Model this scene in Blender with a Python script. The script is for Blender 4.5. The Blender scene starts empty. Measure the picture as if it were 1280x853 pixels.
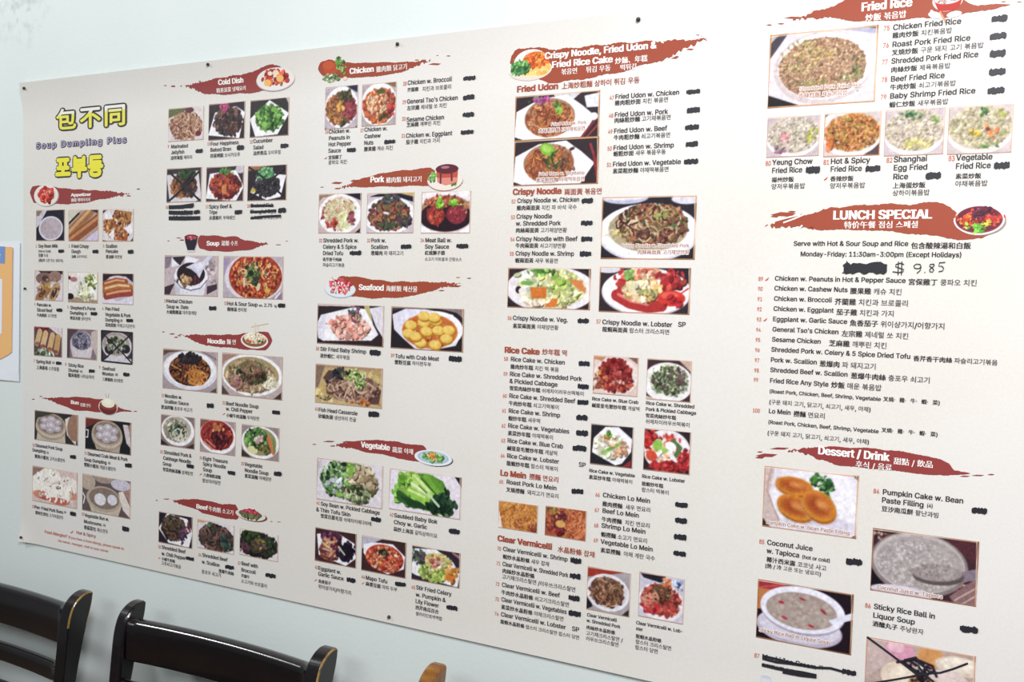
import bpy, bmesh, math, random, os
import numpy as np
from mathutils import Matrix, Euler, Vector
from mathutils.geometry import delaunay_2d_cdt, interpolate_bezier

# ------------------------------------------------------------------ camera, world, lights, exposure
SC = bpy.context.scene
COL = SC.collection
PI = math.pi
FOC = 1244.0                                    # focal length in pixels of the 1280 px wide frame
CAM_ROT = Euler((1.52424876, -0.02861965, 0.49939285))
CAM_LOC = Vector((0.0, -1.26, 1.45))            # the wall is the plane y = 0
cam = bpy.data.cameras.new('camera')
cam.sensor_width = 36.0
cam.lens = FOC / 1280 * 36.0
cam.clip_start = 0.02
cam_o = bpy.data.objects.new('camera', cam)
cam_o.location = CAM_LOC
cam_o.rotation_euler = CAM_ROT
COL.objects.link(cam_o)
SC.camera = cam_o

world = bpy.data.worlds.new('room_ambient')
SC.world = world
world.use_nodes = True
bg = world.node_tree.nodes['Background']
bg.inputs[0].default_value = (0.90, 0.96, 1.0, 1)
bg.inputs[1].default_value = 0.20

def area_light(name, loc, target, size, size_y, power, color):
    d = bpy.data.lights.new(name, 'AREA')
    d.shape = 'RECTANGLE'; d.size = size; d.size_y = size_y
    d.energy = power; d.color = color
    o = bpy.data.objects.new(name, d)
    o.location = loc
    o.rotation_euler = (Vector(target) - Vector(loc)).to_track_quat('-Z', 'Y').to_euler()
    COL.objects.link(o)
    return o
area_light('ceiling_light_near', (0.35, -1.5, 2.6), (0.2, -0.2, 1.7), 0.6, 0.6, 50, (0.99, 0.985, 1.0))
area_light('ceiling_light_far', (-2.9, -1.15, 2.6), (-1.6, -0.4, 0.9), 0.26, 0.2, 17, (0.96, 1.0, 0.985))
area_light('room_fill_light', (-1.2, -2.7, 2.6), (-1.2, -0.3, 0.8), 2.2, 0.6, 26, (0.97, 1.0, 1.0))  # added soft fill from the camera side, lifts the bottom and left

SC.view_settings.view_transform = 'Standard'
SC.view_settings.look = 'None'
SC.view_settings.exposure = 0.0
SC.view_settings.gamma = 1.0
SC.view_settings.use_curve_mapping = False

# ------------------------------------------------------------------ helpers
CAM_M = np.array(CAM_ROT.to_matrix())
def at(u, v, y=0.0):
    """the point of the plane y that the photograph shows at pixel (u, v)"""
    d = CAM_M @ np.array([(u - 640) / FOC, -(v - 426.5) / FOC, -1.0])
    return d * ((1.26 + y) / d[1]) + np.array([0, -1.26, 1.45])

def lin(c):
    if isinstance(c, str):
        c = [int(c[i:i + 2], 16) for i in (0, 2, 4)]
    c = np.asarray(c, float) / 255
    return np.where(c <= 0.04045, c / 12.92, ((c + 0.055) / 1.055) ** 2.4)

def material(name, color, rough=0.6, spec=0.4, coat=0.0):
    m = bpy.data.materials.new(name)
    m.use_nodes = True
    b = m.node_tree.nodes['Principled BSDF']
    b.inputs['Base Color'].default_value = (*lin(color), 1)
    b.inputs['Roughness'].default_value = rough
    b.inputs['Specular IOR Level'].default_value = spec
    b.inputs['Coat Weight'].default_value = coat
    return m
def nodes(m):
    return m.node_tree.nodes, m.node_tree.links, m.node_tree.nodes['Principled BSDF']

def wall_paint():
    m = material('painted_wall', (220, 228, 226), 0.55, 0.3)
    n, l, b = nodes(m)
    tc = n.new('ShaderNodeTexCoord')
    ns = n.new('ShaderNodeTexNoise'); ns.inputs['Scale'].default_value = 140; ns.inputs['Detail'].default_value = 3
    big = n.new('ShaderNodeTexNoise'); big.inputs['Scale'].default_value = 3.5; big.inputs['Detail'].default_value = 4
    rp = n.new('ShaderNodeValToRGB')
    rp.color_ramp.elements[0].position = 0.3; rp.color_ramp.elements[0].color = (*lin((217, 226, 224)), 1)
    rp.color_ramp.elements[1].position = 0.7; rp.color_ramp.elements[1].color = (*lin((223, 230, 228)), 1)
    bp = n.new('ShaderNodeBump'); bp.inputs['Strength'].default_value = 0.12; bp.inputs['Distance'].default_value = 0.002
    l.new(tc.outputs['Object'], ns.inputs['Vector']); l.new(tc.outputs['Object'], big.inputs['Vector'])
    # a few old grey scuffs high on the wall at the left
    vd = n.new('ShaderNodeVectorMath'); vd.operation = 'DISTANCE'; vd.inputs[1].default_value = (-1.79, 0.0, 1.985)
    near = n.new('ShaderNodeMapRange'); near.inputs[1].default_value = 0.10; near.inputs[2].default_value = 0.02
    sc = n.new('ShaderNodeTexNoise'); sc.inputs['Scale'].default_value = 45; sc.inputs['Detail'].default_value = 4
    sr = n.new('ShaderNodeMapRange'); sr.inputs[1].default_value = 0.48; sr.inputs[2].default_value = 0.7
    mu = n.new('ShaderNodeMath'); mu.operation = 'MULTIPLY'
    mx = n.new('ShaderNodeMix'); mx.data_type = 'RGBA'; mx.inputs[7].default_value = (*lin((186, 195, 193)), 1)
    l.new(tc.outputs['Object'], vd.inputs[0]); l.new(vd.outputs['Value'], near.inputs[0]); l.new(tc.outputs['Object'], sc.inputs['Vector'])
    l.new(sc.outputs['Fac'], sr.inputs[0]); l.new(near.outputs[0], mu.inputs[0]); l.new(sr.outputs[0], mu.inputs[1]); l.new(mu.outputs[0], mx.inputs[0])
    l.new(big.outputs['Fac'], rp.inputs['Fac']); l.new(rp.outputs['Color'], mx.inputs[6]); l.new(mx.outputs[2], b.inputs['Base Color'])
    l.new(ns.outputs['Fac'], bp.inputs['Height']); l.new(bp.outputs['Normal'], b.inputs['Normal'])
    return m

def vinyl():
    m = material('printed_vinyl', (226, 219, 212), 0.45, 0.3)
    n, l, b = nodes(m)
    tc = n.new('ShaderNodeTexCoord')
    big = n.new('ShaderNodeTexNoise'); big.inputs['Scale'].default_value = 2.6; big.inputs['Detail'].default_value = 3
    fine = n.new('ShaderNodeTexNoise'); fine.inputs['Scale'].default_value = 330; fine.inputs['Detail'].default_value = 2
    rp = n.new('ShaderNodeValToRGB')
    rp.color_ramp.elements[0].position = 0.32; rp.color_ramp.elements[0].color = (*lin((221, 216, 208)), 1)
    rp.color_ramp.elements[1].position = 0.68; rp.color_ramp.elements[1].color = (*lin((226, 223, 220)), 1)
    mx = n.new('ShaderNodeMix'); mx.data_type = 'RGBA'; mx.blend_type = 'OVERLAY'; mx.inputs[0].default_value = 0.16
    l.new(tc.outputs['Object'], big.inputs['Vector']); l.new(tc.outputs['Object'], fine.inputs['Vector'])
    l.new(big.outputs['Fac'], rp.inputs['Fac']); l.new(rp.outputs['Color'], mx.inputs[6])
    l.new(fine.outputs['Fac'], mx.inputs[7]); l.new(mx.outputs[2], b.inputs['Base Color'])
    return m

def varnish(name, dark, brown, rough=0.16):
    m = material(name, dark, rough, 0.35, 0.5)
    n, l, b = nodes(m)
    b.inputs['Coat Roughness'].default_value = 0.08
    tc = n.new('ShaderNodeTexCoord')
    mp = n.new('ShaderNodeMapping'); mp.inputs['Scale'].default_value = (6, 30, 30)
    ns = n.new('ShaderNodeTexNoise'); ns.inputs['Scale'].default_value = 3; ns.inputs['Detail'].default_value = 5
    rp = n.new('ShaderNodeValToRGB')
    rp.color_ramp.elements[0].position = 0.35; rp.color_ramp.elements[0].color = (*lin(dark), 1)
    rp.color_ramp.elements[1].position = 0.75; rp.color_ramp.elements[1].color = (*lin(brown), 1)
    l.new(tc.outputs['Object'], mp.inputs['Vector']); l.new(mp.outputs['Vector'], ns.inputs['Vector'])
    l.new(ns.outputs['Fac'], rp.inputs['Fac']); l.new(rp.outputs['Color'], b.inputs['Base Color'])
    return m

def print_ink():
    m = material('printed_picture', (128, 128, 128), 0.45, 0.3)
    n, l, b = nodes(m)
    a = n.new('ShaderNodeAttribute'); a.attribute_name = 'ink'
    l.new(a.outputs['Color'], b.inputs['Base Color'])
    return m

M = dict(
    wall=wall_paint(), vinyl=vinyl(), ink=print_ink(),
    name=material('ink_black', (42, 38, 46), 0.5), cjk=material('ink_black_bold', (38, 34, 40), 0.5),
    kor=material('ink_grey', (80, 76, 82), 0.5), num=material('ink_red_brown', (200, 116, 96), 0.5),
    title=material('ink_brown', (160, 70, 48), 0.5), white=material('ink_white', (244, 240, 236), 0.5),
    brush=material('ink_brick_red', (154, 68, 44), 0.5), brushl=material('ink_wine_red', (144, 58, 56), 0.5),
    marker=material('black_marker', (38, 38, 46), 0.45), yellow=material('ink_yellow', (232, 224, 66), 0.5),
    black=material('ink_outline', (40, 38, 44), 0.5), purple=material('ink_purple', (70, 60, 104), 0.5),
    lilac=material('ink_lilac', (196, 192, 214), 0.5), chili=material('ink_chili_red', (196, 66, 52), 0.5),
    caption=material('ink_caption_brown', (158, 92, 78), 0.5), edge=material('ink_frame_orange', (205, 160, 130), 0.5),
    tack=material('dark_nail_head', (48, 40, 36), 0.35, 0.5), paper=material('white_paper', (232, 236, 244), 0.5),
    orange=material('ink_orange', (238, 186, 124), 0.5), blue=material('ink_blue', (120, 150, 205), 0.5),
    wood=varnish('dark_espresso_varnish', (8, 5, 7), (20, 10, 14), 0.25),
    worn_lit=varnish('worn_lit_varnish', (120, 72, 30), (168, 118, 48), 0.25),  # same wood, rubbed; the light it catches is painted into the brown
    edgewear=varnish('rubbed_edge_varnish', (104, 72, 34), (190, 156, 84), 0.25),
    seat=material('black_seat_vinyl', (30, 28, 30), 0.4), floor=material('brown_floor_tile', (120, 100, 84), 0.4),
)

def logo_ink(zmid):
    m = material('ink_yellow_to_white', (232, 224, 66), 0.5)
    n, l, b = nodes(m)
    g = n.new('ShaderNodeNewGeometry'); sx = n.new('ShaderNodeSeparateXYZ'); mr = n.new('ShaderNodeMapRange')
    mr.inputs[1].default_value = zmid - 0.002; mr.inputs[2].default_value = zmid + 0.003
    mx = n.new('ShaderNodeMix'); mx.data_type = 'RGBA'
    mx.inputs[6].default_value = (*lin((228, 222, 84)), 1); mx.inputs[7].default_value = (*lin((238, 236, 228)), 1)
    l.new(g.outputs['Position'], sx.inputs[0]); l.new(sx.outputs['Z'], mr.inputs[0]); l.new(mr.outputs[0], mx.inputs[0]); l.new(mx.outputs[2], b.inputs['Base Color'])
    return m
M['logo'] = logo_ink(at(116, 141)[2])
ROOT = None            # the thing whose children are being built
def empty(name, loc, label, cat, group=None):
    o = bpy.data.objects.new(name, None)
    COL.objects.link(o); o.location = loc; o.empty_display_size = 0.05
    o['label'] = label; o['category'] = cat
    if group: o['group'] = group
    return o
def root_of(o):
    while o.parent: o = o.parent
    return o
def make(name, verts, faces, mats, parent=None, mi=None, smooth=False, label=None, uvcol=None):
    verts = np.asarray(verts, float)
    if parent is not None:
        verts = verts - np.array(root_of(parent).location)
    me = bpy.data.meshes.new(name)
    if isinstance(faces, np.ndarray) and faces.shape[1] == 4 and len(faces) > 200:
        nf = len(faces)
        me.vertices.add(len(verts)); me.vertices.foreach_set('co', verts.astype(np.float32).ravel())
        me.loops.add(nf * 4); me.loops.foreach_set('vertex_index', faces.astype(np.int32).ravel())
        me.polygons.add(nf); me.polygons.foreach_set('loop_start', np.arange(0, nf * 4, 4, dtype=np.int32))
        me.update(calc_edges=True)
    else:
        me.from_pydata([tuple(v) for v in verts], [], [tuple(int(i) for i in f) for f in faces])
    for m in (mats if isinstance(mats, (list, tuple)) else [mats]):
        me.materials.append(m)
    if mi is not None: me.polygons.foreach_set('material_index', np.asarray(mi, np.int32))
    if smooth: me.polygons.foreach_set('use_smooth', [True] * len(me.polygons))
    if uvcol is not None:
        a = me.color_attributes.new('ink', 'FLOAT_COLOR', 'POINT')
        a.data.foreach_set('color', np.concatenate([lin(uvcol), np.ones((len(uvcol), 1))], 1).astype(np.float32).ravel())
    me.update()
    o = bpy.data.objects.new(name, me)
    COL.objects.link(o)
    if parent is not None: o.parent = parent
    if label: o['label'] = label
    return o

# ------------------------------------------------------------------ the hanging of the banner sheet
TOP = at(420, 60)[2]; BOT = at(420, 763)[2]; LEFT = at(30, 400)[0]; RIGHT = 0.36
def sheet_y(x, z):
    """distance of the sheet in front of the wall (negative y): it bellies a little and its edges stand off"""
    x = np.asarray(x, float); z = np.asarray(z, float)
    t = np.clip((z - (TOP - 0.075)) / 0.075, 0, 1)
    b = np.clip(((BOT + 0.05) - z) / 0.05, 0, 1)
    lft = np.clip((-0.35 - x) / 1.0, 0, 1)
    d = 0.0031 + 0.0012 * np.sin(x * 5.1 + 1.0) * np.sin((z - BOT) * 4.2) + 0.010 * t * t * (0.35 + 0.65 * lft) \
        + 0.0022 * b * b * (0.6 + 0.4 * np.sin(x * 2.2 + 1.6))
    c = np.clip((x - (LEFT + 0.06)) / -0.06, 0, 1) * np.clip(((BOT + 0.06) - z) / 0.06, 0, 1)
    return -(d + 0.006 * c * c)
def put(xz, layer):
    xz = np.asarray(xz, float)
    return np.stack([xz[:, 0], sheet_y(xz[:, 0], xz[:, 1]) - 0.00045 - 0.00012 * layer, xz[:, 1]], 1)

FR = (0, 0, 1)
def sheet(x, y, s):
    """pixel window the following measurements were taken in"""
    global FR
    FR = (x, y, s)
def P(x, y):
    p = at(FR[0] + x / FR[2], FR[1] + y / FR[2])
    return np.array([p[0], p[2]])

# ------------------------------------------------------------------ lettering: glyph meshes filled by winding number
FONT_DIR = bpy.utils.system_resource('DATAFILES', path='fonts')
try:
    SANS = bpy.data.fonts.load(os.path.join(FONT_DIR, 'Inter.woff2'))
except Exception:
    SANS = None
def outlines(body, font, res=2):
    c = bpy.data.curves.new('g', 'FONT'); c.body = body; c.resolution_u = res
    if font: c.font = font
    o = bpy.data.objects.new('g', c); COL.objects.link(o)
    bpy.context.view_layer.update()
    dg = bpy.context.evaluated_depsgraph_get()
    cu = o.evaluated_get(dg).to_curve(dg, apply_modifiers=False)
    out = []
    for s in cu.splines:
        bp = s.bezier_points; n = len(bp); pts = []
        for i in range(n):
            a, b = bp[i], bp[(i + 1) % n]
            p0, h0, h1, p1 = a.co, a.handle_right, b.handle_left, b.co
            ch = (p1 - p0).length
            if ch < 1e-6: continue
            bend = max(((h0 - p0).cross(p1 - p0)).length, ((h1 - p0).cross(p1 - p0)).length) / ch
            if bend < 0.004: pts.append(p0.xy[:])
            else: pts += [q.xy[:] for q in interpolate_bezier(p0, h0, h1, p1, res + 2)[:-1]]
        if len(pts) > 2: out.append(np.array(pts))
    o.to_curve_clear()
    bpy.data.objects.remove(o); bpy.data.curves.remove(c)
    return out
def fill(polys):
    vs, es = [], []
    for p in polys:
        k = len(vs); n = len(p)
        vs += [Vector(q) for q in p]; es += [(k + i, k + (i + 1) % n) for i in range(n)]
    v, e, f, *_ = delaunay_2d_cdt(vs, es, [], 0, 1e-5)
    V = np.array([q[:] for q in v]); Fc = [t for t in f if len(t) == 3]
    if not Fc: return V, np.zeros((0, 3), int)
    Fc = np.array(Fc); c = V[Fc].mean(1)
    w = np.zeros(len(c))
    for p in polys:
        a = p; b = np.roll(p, -1, 0)
        up = (a[None, :, 1] <= c[:, None, 1]) & (b[None, :, 1] > c[:, None, 1])
        dn = (a[None, :, 1] > c[:, None, 1]) & (b[None, :, 1] <= c[:, None, 1])
        side = (b[None, :, 0] - a[None, :, 0]) * (c[:, None, 1] - a[None, :, 1]) - (c[:, None, 0] - a[None, :, 0]) * (b[None, :, 1] - a[None, :, 1])
        w += (up & (side > 0)).sum(1) - (dn & (side < 0)).sum(1)
    return V, Fc[np.abs(w) > 0.5]
GL = {}
def right_of(ps): return max(p[:, 0].max() for p in ps) if ps else 0
HR = {}; ADV = {}
def glyph(ch):
    if ch in GL: return GL[ch]
    east = ord(ch) > 0x2e00 or ch in '、·'
    font = None if east else SANS
    if font not in HR: HR[font] = right_of(outlines('H', font))
    if ch == ' ':
        g = (np.zeros((0, 2)), np.zeros((0, 3), int), 0.27)
    else:
        ps = outlines(ch, font)
        kind = 'han' if is_han(ch) else ('kor' if is_kor(ch) else ch)
        if kind not in ADV or not east: ADV[kind] = right_of(outlines(ch + 'H', font)) - HR[font]
        adv = ADV[kind]
        k = (1 / 0.5087 if SANS else 1 / 0.682) if not east else 1.0   # Latin in cap heights, the rest in em
        V, Fc = fill(ps) if ps else (np.zeros((0, 2)), np.zeros((0, 3), int))
        g = (V * k, Fc, adv * k)
    if ch == ' ': g = (g[0], g[1], 0.38)
    GL[ch] = g
    return g
def is_han(ch): return 0x3400 < ord(ch) < 0xa000 or ch in '、·（）'
def is_kor(ch): return 0xac00 <= ord(ch) <= 0xd7a3
EAST = 1.32           # size of an em of the Asian letters in cap heights of the Latin ones
class Ink:
    """collects lettering for one mesh with several inks"""
    def __init__(self): self.v = []; self.f = []; self.mi = []; self.mats = []; self.n = 0
    def slot(self, m):
        if m not in self.mats: self.mats.append(m)
        return self.mats.index(m)
    def add(self, xz, faces, m, layer):
        if not len(faces): return
        self.v.append(put(xz, layer)); self.f.append(np.asarray(faces) + self.n)
        self.mi += [self.slot(m)] * len(faces); self.n += len(xz)
    def build(self, name, parent, label=None):
        if not self.v: return None
        return make(name, np.concatenate(self.v), np.concatenate(self.f), [M[m] for m in self.mats], parent, self.mi, label=label)
def write(ink, text, x, y, cap, x1=None, m='name', bold=0.05, east=None, kor=None, layer=3, fit=False, track=0.0, shift=(0, 0), grow=0.0):
    """one line of lettering, baseline from window pixel (x, y) to x1, cap height in metres"""
    a = P(x, y)
    pen = 0; run = []
    for ch in text:
        V, Fc, adv = glyph(ch)
        s = EAST if (is_han(ch) or is_kor(ch)) else 1.0
        run.append((ch, V * s, Fc, pen)); pen += adv * s + track
    pen = max(pen - track, 1e-3)
    kx = ky = cap
    if x1 is not None:
        kx = (P(x1, y)[0] - a[0]) / pen
        if fit: ky = kx
    for ch, V, Fc, p in run:
        if not len(Fc): continue
        e = is_han(ch); k_ = is_kor(ch)
        mm = (east or m) if e else ((kor or m) if k_ else m)
        bd = min(bold, 0.035) if e else (0.02 if (k_ and kor) else bold)
        W = V + np.array([p, 0.10 if (e or k_) else 0.0])
        offs = ([(-bd, 0), (bd, 0)] if bd < 0.07 else [(-bd, .02), (-bd, -.02), (0, .02), (0, -.02), (bd, .02), (bd, -.02)]) if bd > 0 else [(0, 0)]
        if grow: offs = [(0, 0)] + [(grow * math.cos(t), grow * math.sin(t)) for t in np.arange(8) * PI / 4]
        for i, (dx, dz) in enumerate(offs):
            Q = np.stack([a[0] + shift[0] + (W[:, 0] + dx) * kx, a[1] + shift[1] + (W[:, 1] + dz) * ky], 1)
            ink.add(Q, Fc, mm, layer + 0.12 * i)

# ------------------------------------------------------------------ painter for the printed food pictures
def rgb(c):
    return np.array([int(c[i:i + 2], 16) for i in (0, 2, 4)], float) if isinstance(c, str) else np.array(c, float)
class Pic:
    def __init__(self, w, h, bgc, seed):
        self.w, self.h = w, h
        self.a = np.ones((h, w, 3)) * rgb(bgc)
        self.m = np.zeros((h, w))                       # painted area, for pictures without a background
        self.X, self.Y = np.meshgrid((np.arange(w) + 0.5), (np.arange(h) + 0.5))
        self.r = np.random.RandomState(seed)
    def mix(self, k, c, y0=0, y1=None, x0=0, x1=None):
        s = (slice(y0, y1), slice(x0, x1))
        self.a[s] += (rgb(c) - self.a[s]) * k[..., None]
        self.m[s] = np.maximum(self.m[s], k)
    def e(self, cx, cy, rx, ry, c, rot=0, soft=1.0):
        w, h = self.w, self.h
        cx *= w; cy *= h; rx = max(rx * w, .35); ry = max(ry * h, .35)
        R = max(rx, ry) + 2
        x0, x1 = int(max(0, cx - R)), int(min(w, cx + R + 1)); y0, y1 = int(max(0, cy - R)), int(min(h, cy + R + 1))
        if x1 <= x0 or y1 <= y0: return
        X = self.X[y0:y1, x0:x1] - cx; Y = self.Y[y0:y1, x0:x1] - cy
        ca, sa = math.cos(rot), math.sin(rot)
        d = np.hypot((X * ca + Y * sa) / rx, (-X * sa + Y * ca) / ry)
        self.mix(np.clip((1 - d) * min(rx, ry) / soft + 0.5, 0, 1), c, y0, y1, x0, x1)
    def p(self, pts, c):
        q = np.array(pts, float) * (self.w, self.h)
        ins = np.zeros((self.h, self.w))
        for ox, oy in ((-.25, -.25), (.25, -.25), (-.25, .25), (.25, .25)):
            t = np.zeros((self.h, self.w), bool)
            for a, b in zip(q, np.roll(q, -1, 0)):
                if a[1] == b[1]: continue
                cond = ((a[1] > self.Y + oy) != (b[1] > self.Y + oy)) & (self.X + ox < (b[0] - a[0]) * (self.Y + oy - a[1]) / (b[1] - a[1]) + a[0])
                t ^= cond
            ins += t * 0.25
        self.mix(ins, c)
    def l(self, pts, wd, c):
        q = np.array(pts, float) * (self.w, self.h)
        d = np.full((self.h, self.w), 1e9)
        for a, b in zip(q[:-1], q[1:]):
            v = b - a; t = np.clip(((self.X - a[0]) * v[0] + (self.Y - a[1]) * v[1]) / (v @ v + 1e-9), 0, 1)
            d = np.minimum(d, np.hypot(self.X - a[0] - t * v[0], self.Y - a[1] - t * v[1]))
        self.mix(np.clip(wd * self.w / 2 - d + 0.5, 0, 1), c)
    def c(self, cx, cy, rx, ry, pal, n, s, el=1.5, ring=False):
        """a heap of small pieces"""
        pal = pal.split()
        small = rx < 0.19
        s_ = s * (0.5 if small else 0.5); n = int(n * (1.4 if small else 2.7))
        for i in range(n):
            t = self.r.rand() * 2 * PI; q = math.sqrt(self.r.rand())
            if small: q = min(1.35, abs(self.r.randn()) * 0.62)
            k = s_ * (0.5 + 0.9 * self.r.rand()); e_ = el * (0.7 + 0.8 * self.r.rand())
            col = np.clip(rgb(pal[self.r.randint(len(pal))]) * (0.82 + 0.36 * self.r.rand()) + self.r.randn() * 8, 0, 255)
            x, y = cx + rx * q * math.cos(t), cy + ry * q * math.sin(t); g = self.r.rand() * PI; ky = k * self.w / self.h
            if i % 3 == 0: self.e(x + k * .35, y + ky * .45, k * e_, ky, col * 0.42, g, 1.4)
            self.e(x, y, k * e_, ky, col, g, 1.2)
            if i % 4 == 0: self.e(x - k * .3, y - ky * .35, k * .4, ky * .3, np.minimum(col * 1.2 + 30, 250), g, 1.2)
    def t(self, cx, cy, rx, ry, pal, n, s):
        """soft flecks in a liquid"""
        pal = pal.split()
        for i in range(n):
            a = self.r.rand() * 2 * PI; q = math.sqrt(self.r.rand())
            self.e(cx + rx * q * math.cos(a), cy + ry * q * math.sin(a), s, s * self.w / self.h, rgb(pal[self.r.randint(len(pal))]), 0, 1.6)
    def s(self, cx, cy, rx, ry, pal, n, ln, wd=0.02):
        """noodles and shreds"""
        pal = pal.split()
        for i in range(n):
            t = self.r.rand() * 2 * PI; q = math.sqrt(self.r.rand()) * 0.92
            x, y = cx + rx * q * math.cos(t), cy + ry * q * math.sin(t)
            g = self.r.rand() * PI * 2; b = self.r.randn() * 0.8
            pts = [(x, y)]
            for j in range(3):
                x += ln / 3 * math.cos(g); y += ln / 3 * math.sin(g) * self.w / self.h; g += b
                pts.append((x, y))
            col = rgb(pal[self.r.randint(len(pal))]) + self.r.randn() * 12
            out = []
            for a, b_ in pts:
                f = math.hypot((a - cx) / rx, (b_ - cy) / ry); f = 1 / f if f > 1 else 1
                out.append((cx + (a - cx) * f, cy + (b_ - cy) * f))
            self.l(out, wd, np.clip(col, 0, 255))
NPIC = 0
PX = 0.00085          # cell of a printed picture, metres
def raster(name, pic, x0, z0, x1, z1, parent, layer, cut=False, label=None):
    h, w = pic.h, pic.w
    if cut:
        gx = np.linspace(x0, x1, w); gz = np.linspace(z0, z1, h)
        X, Z = np.meshgrid(gx, gz); keep = pic.m > 0.5
        ok = keep[:-1, :-1] & keep[1:, :-1] & keep[:-1, 1:] & keep[1:, 1:]
    else:
        gx = np.linspace(x0, x1, w); gz = np.linspace(z0, z1, h)
        X, Z = np.meshgrid(gx, gz); ok = np.ones((h - 1, w - 1), bool)
    idx = np.arange(h * w).reshape(h, w)
    F_ = np.stack([idx[1:, :-1], idx[1:, 1:], idx[:-1, 1:], idx[:-1, :-1]], -1)[ok]
    V = put(np.stack([X.ravel(), Z.ravel()], 1), layer); Cc = np.clip(pic.a.reshape(-1, 3), 0, 255)
    used, inv = np.unique(F_, return_inverse=True)
    return make(name, V[used], inv.reshape(F_.shape), M['ink'], parent, label=label, uvcol=Cc[used])

def soften(pic, sat=0.84):
    a = pic.a
    p = np.pad(a, ((1, 1), (1, 1), (0, 0)), 'edge')
    b = (p[:-2, 1:-1] + p[2:, 1:-1] + p[1:-1, :-2] + p[1:-1, 2:] + 2 * a) / 6
    r = pic.r.randn(a.shape[0] // 4 + 2, a.shape[1] // 4 + 2)
    yy = np.arange(a.shape[0]) / 4.0; xx = np.arange(a.shape[1]) / 4.0
    iy = yy.astype(int); ix = xx.astype(int); fy = (yy - iy)[:, None]; fx = (xx - ix)[None, :]
    n = (r[iy][:, ix] * (1 - fy) * (1 - fx) + r[iy + 1][:, ix] * fy * (1 - fx) + r[iy][:, ix + 1] * (1 - fy) * fx + r[iy + 1][:, ix + 1] * fy * fx)
    b = b * (1 + 0.035 * n[..., None])
    g = b.mean(2, keepdims=True)
    pic.a = np.clip(((g + (b - g) * sat) - 128) * 1.1 + 121, 8, 250)
def run_ops(pic, ops):
    for op in ops: getattr(pic, op[0])(*op[1:])
def photo(x0, y0, x1, y1, label, bgc, *ops, frame='B8907C', tilt=0.0, wear=0.5):
    """one printed food photograph, top left and bottom right corners in window pixels"""
    global NPIC
    NPIC += 1
    a, b = P(x0, y0), P(x1, y1)
    w = max(int(abs(b[0] - a[0]) / PX), 24); h = max(int(abs(a[1] - b[1]) / PX), 24)
    pic = Pic(w, h, bgc, 100 + NPIC)
    run_ops(pic, ops)
    soften(pic)
    # small grain of the print
    pic.a += pic.r.randn(h, w, 1) * 5
    # the thin hand-drawn rule round it
    t = 1.3 / w * 1.0
    pic.l([(0.012, 0.012), (0.99, 0.0 + 0.02 * tilt), (0.985, 0.99), (0.0, 0.985), (0.012, 0.012)], 1.5 / w, frame)
    pic.l([(0.0, 0.03), (0.97, 0.008)], 0.9 / w, 'E8D6C4')
    pic.l([(0.975, 0.0), (0.995, 0.97)], 0.9 / w, 'E3CDB8')
    return raster('dish_photo', pic, a[0], a[1], b[0], b[1], BANNER, 1, label=label)
def sprite(name, x0, y0, x1, y1, parent, *ops, fine=1.6, layer=2, label=None):
    """a cut-out picture without a background"""
    global NPIC
    NPIC += 1
    a, b = P(x0, y0), P(x1, y1)
    w = max(int(abs(b[0] - a[0]) / PX * fine), 16); h = max(int(abs(a[1] - b[1]) / PX * fine), 16)
    pic = Pic(w, h, 'D8CCC0', 500 + NPIC)
    run_ops(pic, ops)
    return raster(name, pic, a[0], a[1], b[0], b[1], parent, layer, cut=True, label=label)

# ------------------------------------------------------------------ printed brush strokes, marker pen
def brush(top, bottom, tip, ink='brush', parent=None, specks=(), jag=1.0, label=None):
    """a dry brush stroke: upper and lower outline in window pixels, ragged towards its tip (L or R)"""
    rr = random.Random(len(top) * 31 + int(top[0][0]))
    T = np.array([P(*p) for p in top]); B = np.array([P(*p) for p in bottom])
    T = T[np.argsort(T[:, 0])]; B = B[np.argsort(B[:, 0])]
    x0 = min(T[0, 0], B[0, 0]); x1 = max(T[-1, 0], B[-1, 0])
    N = 110
    xs = np.linspace(x0, x1, N); t = np.interp(xs, T[:, 0], T[:, 1]); b = np.interp(xs, B[:, 0], B[:, 1])
    H = (t - b).max(); ph = rr.random() * 6
    for i, x in enumerate(xs):
        f = i / (N - 1); f = 1 - f if tip == 'L' else f
        k = max(0, (f - 0.55) / 0.45)
        t[i] += (0.02 * math.sin(x * 160 + ph) + 0.015 * rr.uniform(-1, 1) + jag * k * k * rr.uniform(-0.16, 0.02)) * H
        b[i] += (0.02 * math.sin(x * 120 + ph) + 0.015 * rr.uniform(-1, 1) + jag * k * k * rr.uniform(-0.02, 0.22)) * H
        if b[i] > t[i]: b[i] = t[i] = (b[i] + t[i]) / 2
        if f < 0.05:
            q = math.sqrt(max(0.0, 1 - ((0.05 - f) / 0.05) ** 2)); mid = (t[i] + b[i]) / 2
            t[i] = mid + (t[i] - mid) * q; b[i] = mid + (b[i] - mid) * q
    R_ = 5
    V = np.concatenate([np.stack([xs, b + (t - b) * j / R_], 1) for j in range(R_ + 1)])
    Fc = [(j * N + i, j * N + i + 1, (j + 1) * N + i + 1, (j + 1) * N + i) for j in range(R_) for i in range(N - 1)]
    V = list(map(tuple, V))
    for sx, sy, sw, sh in specks:
        q = [P(sx - sw, sy + sh * .3), P(sx - sw * .2, sy - sh), P(sx + sw, sy - sh * .5), P(sx + sw * .5, sy + sh), P(sx - sw * .4, sy + sh * .8)]
        k = len(V); V += [tuple(p) for p in q]; Fc.append((k + 4, k + 3, k + 2, k + 1, k))
    o = make('section_header', put(V, 0.4), Fc, M[ink], BANNER, label=label)
    return o
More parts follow.
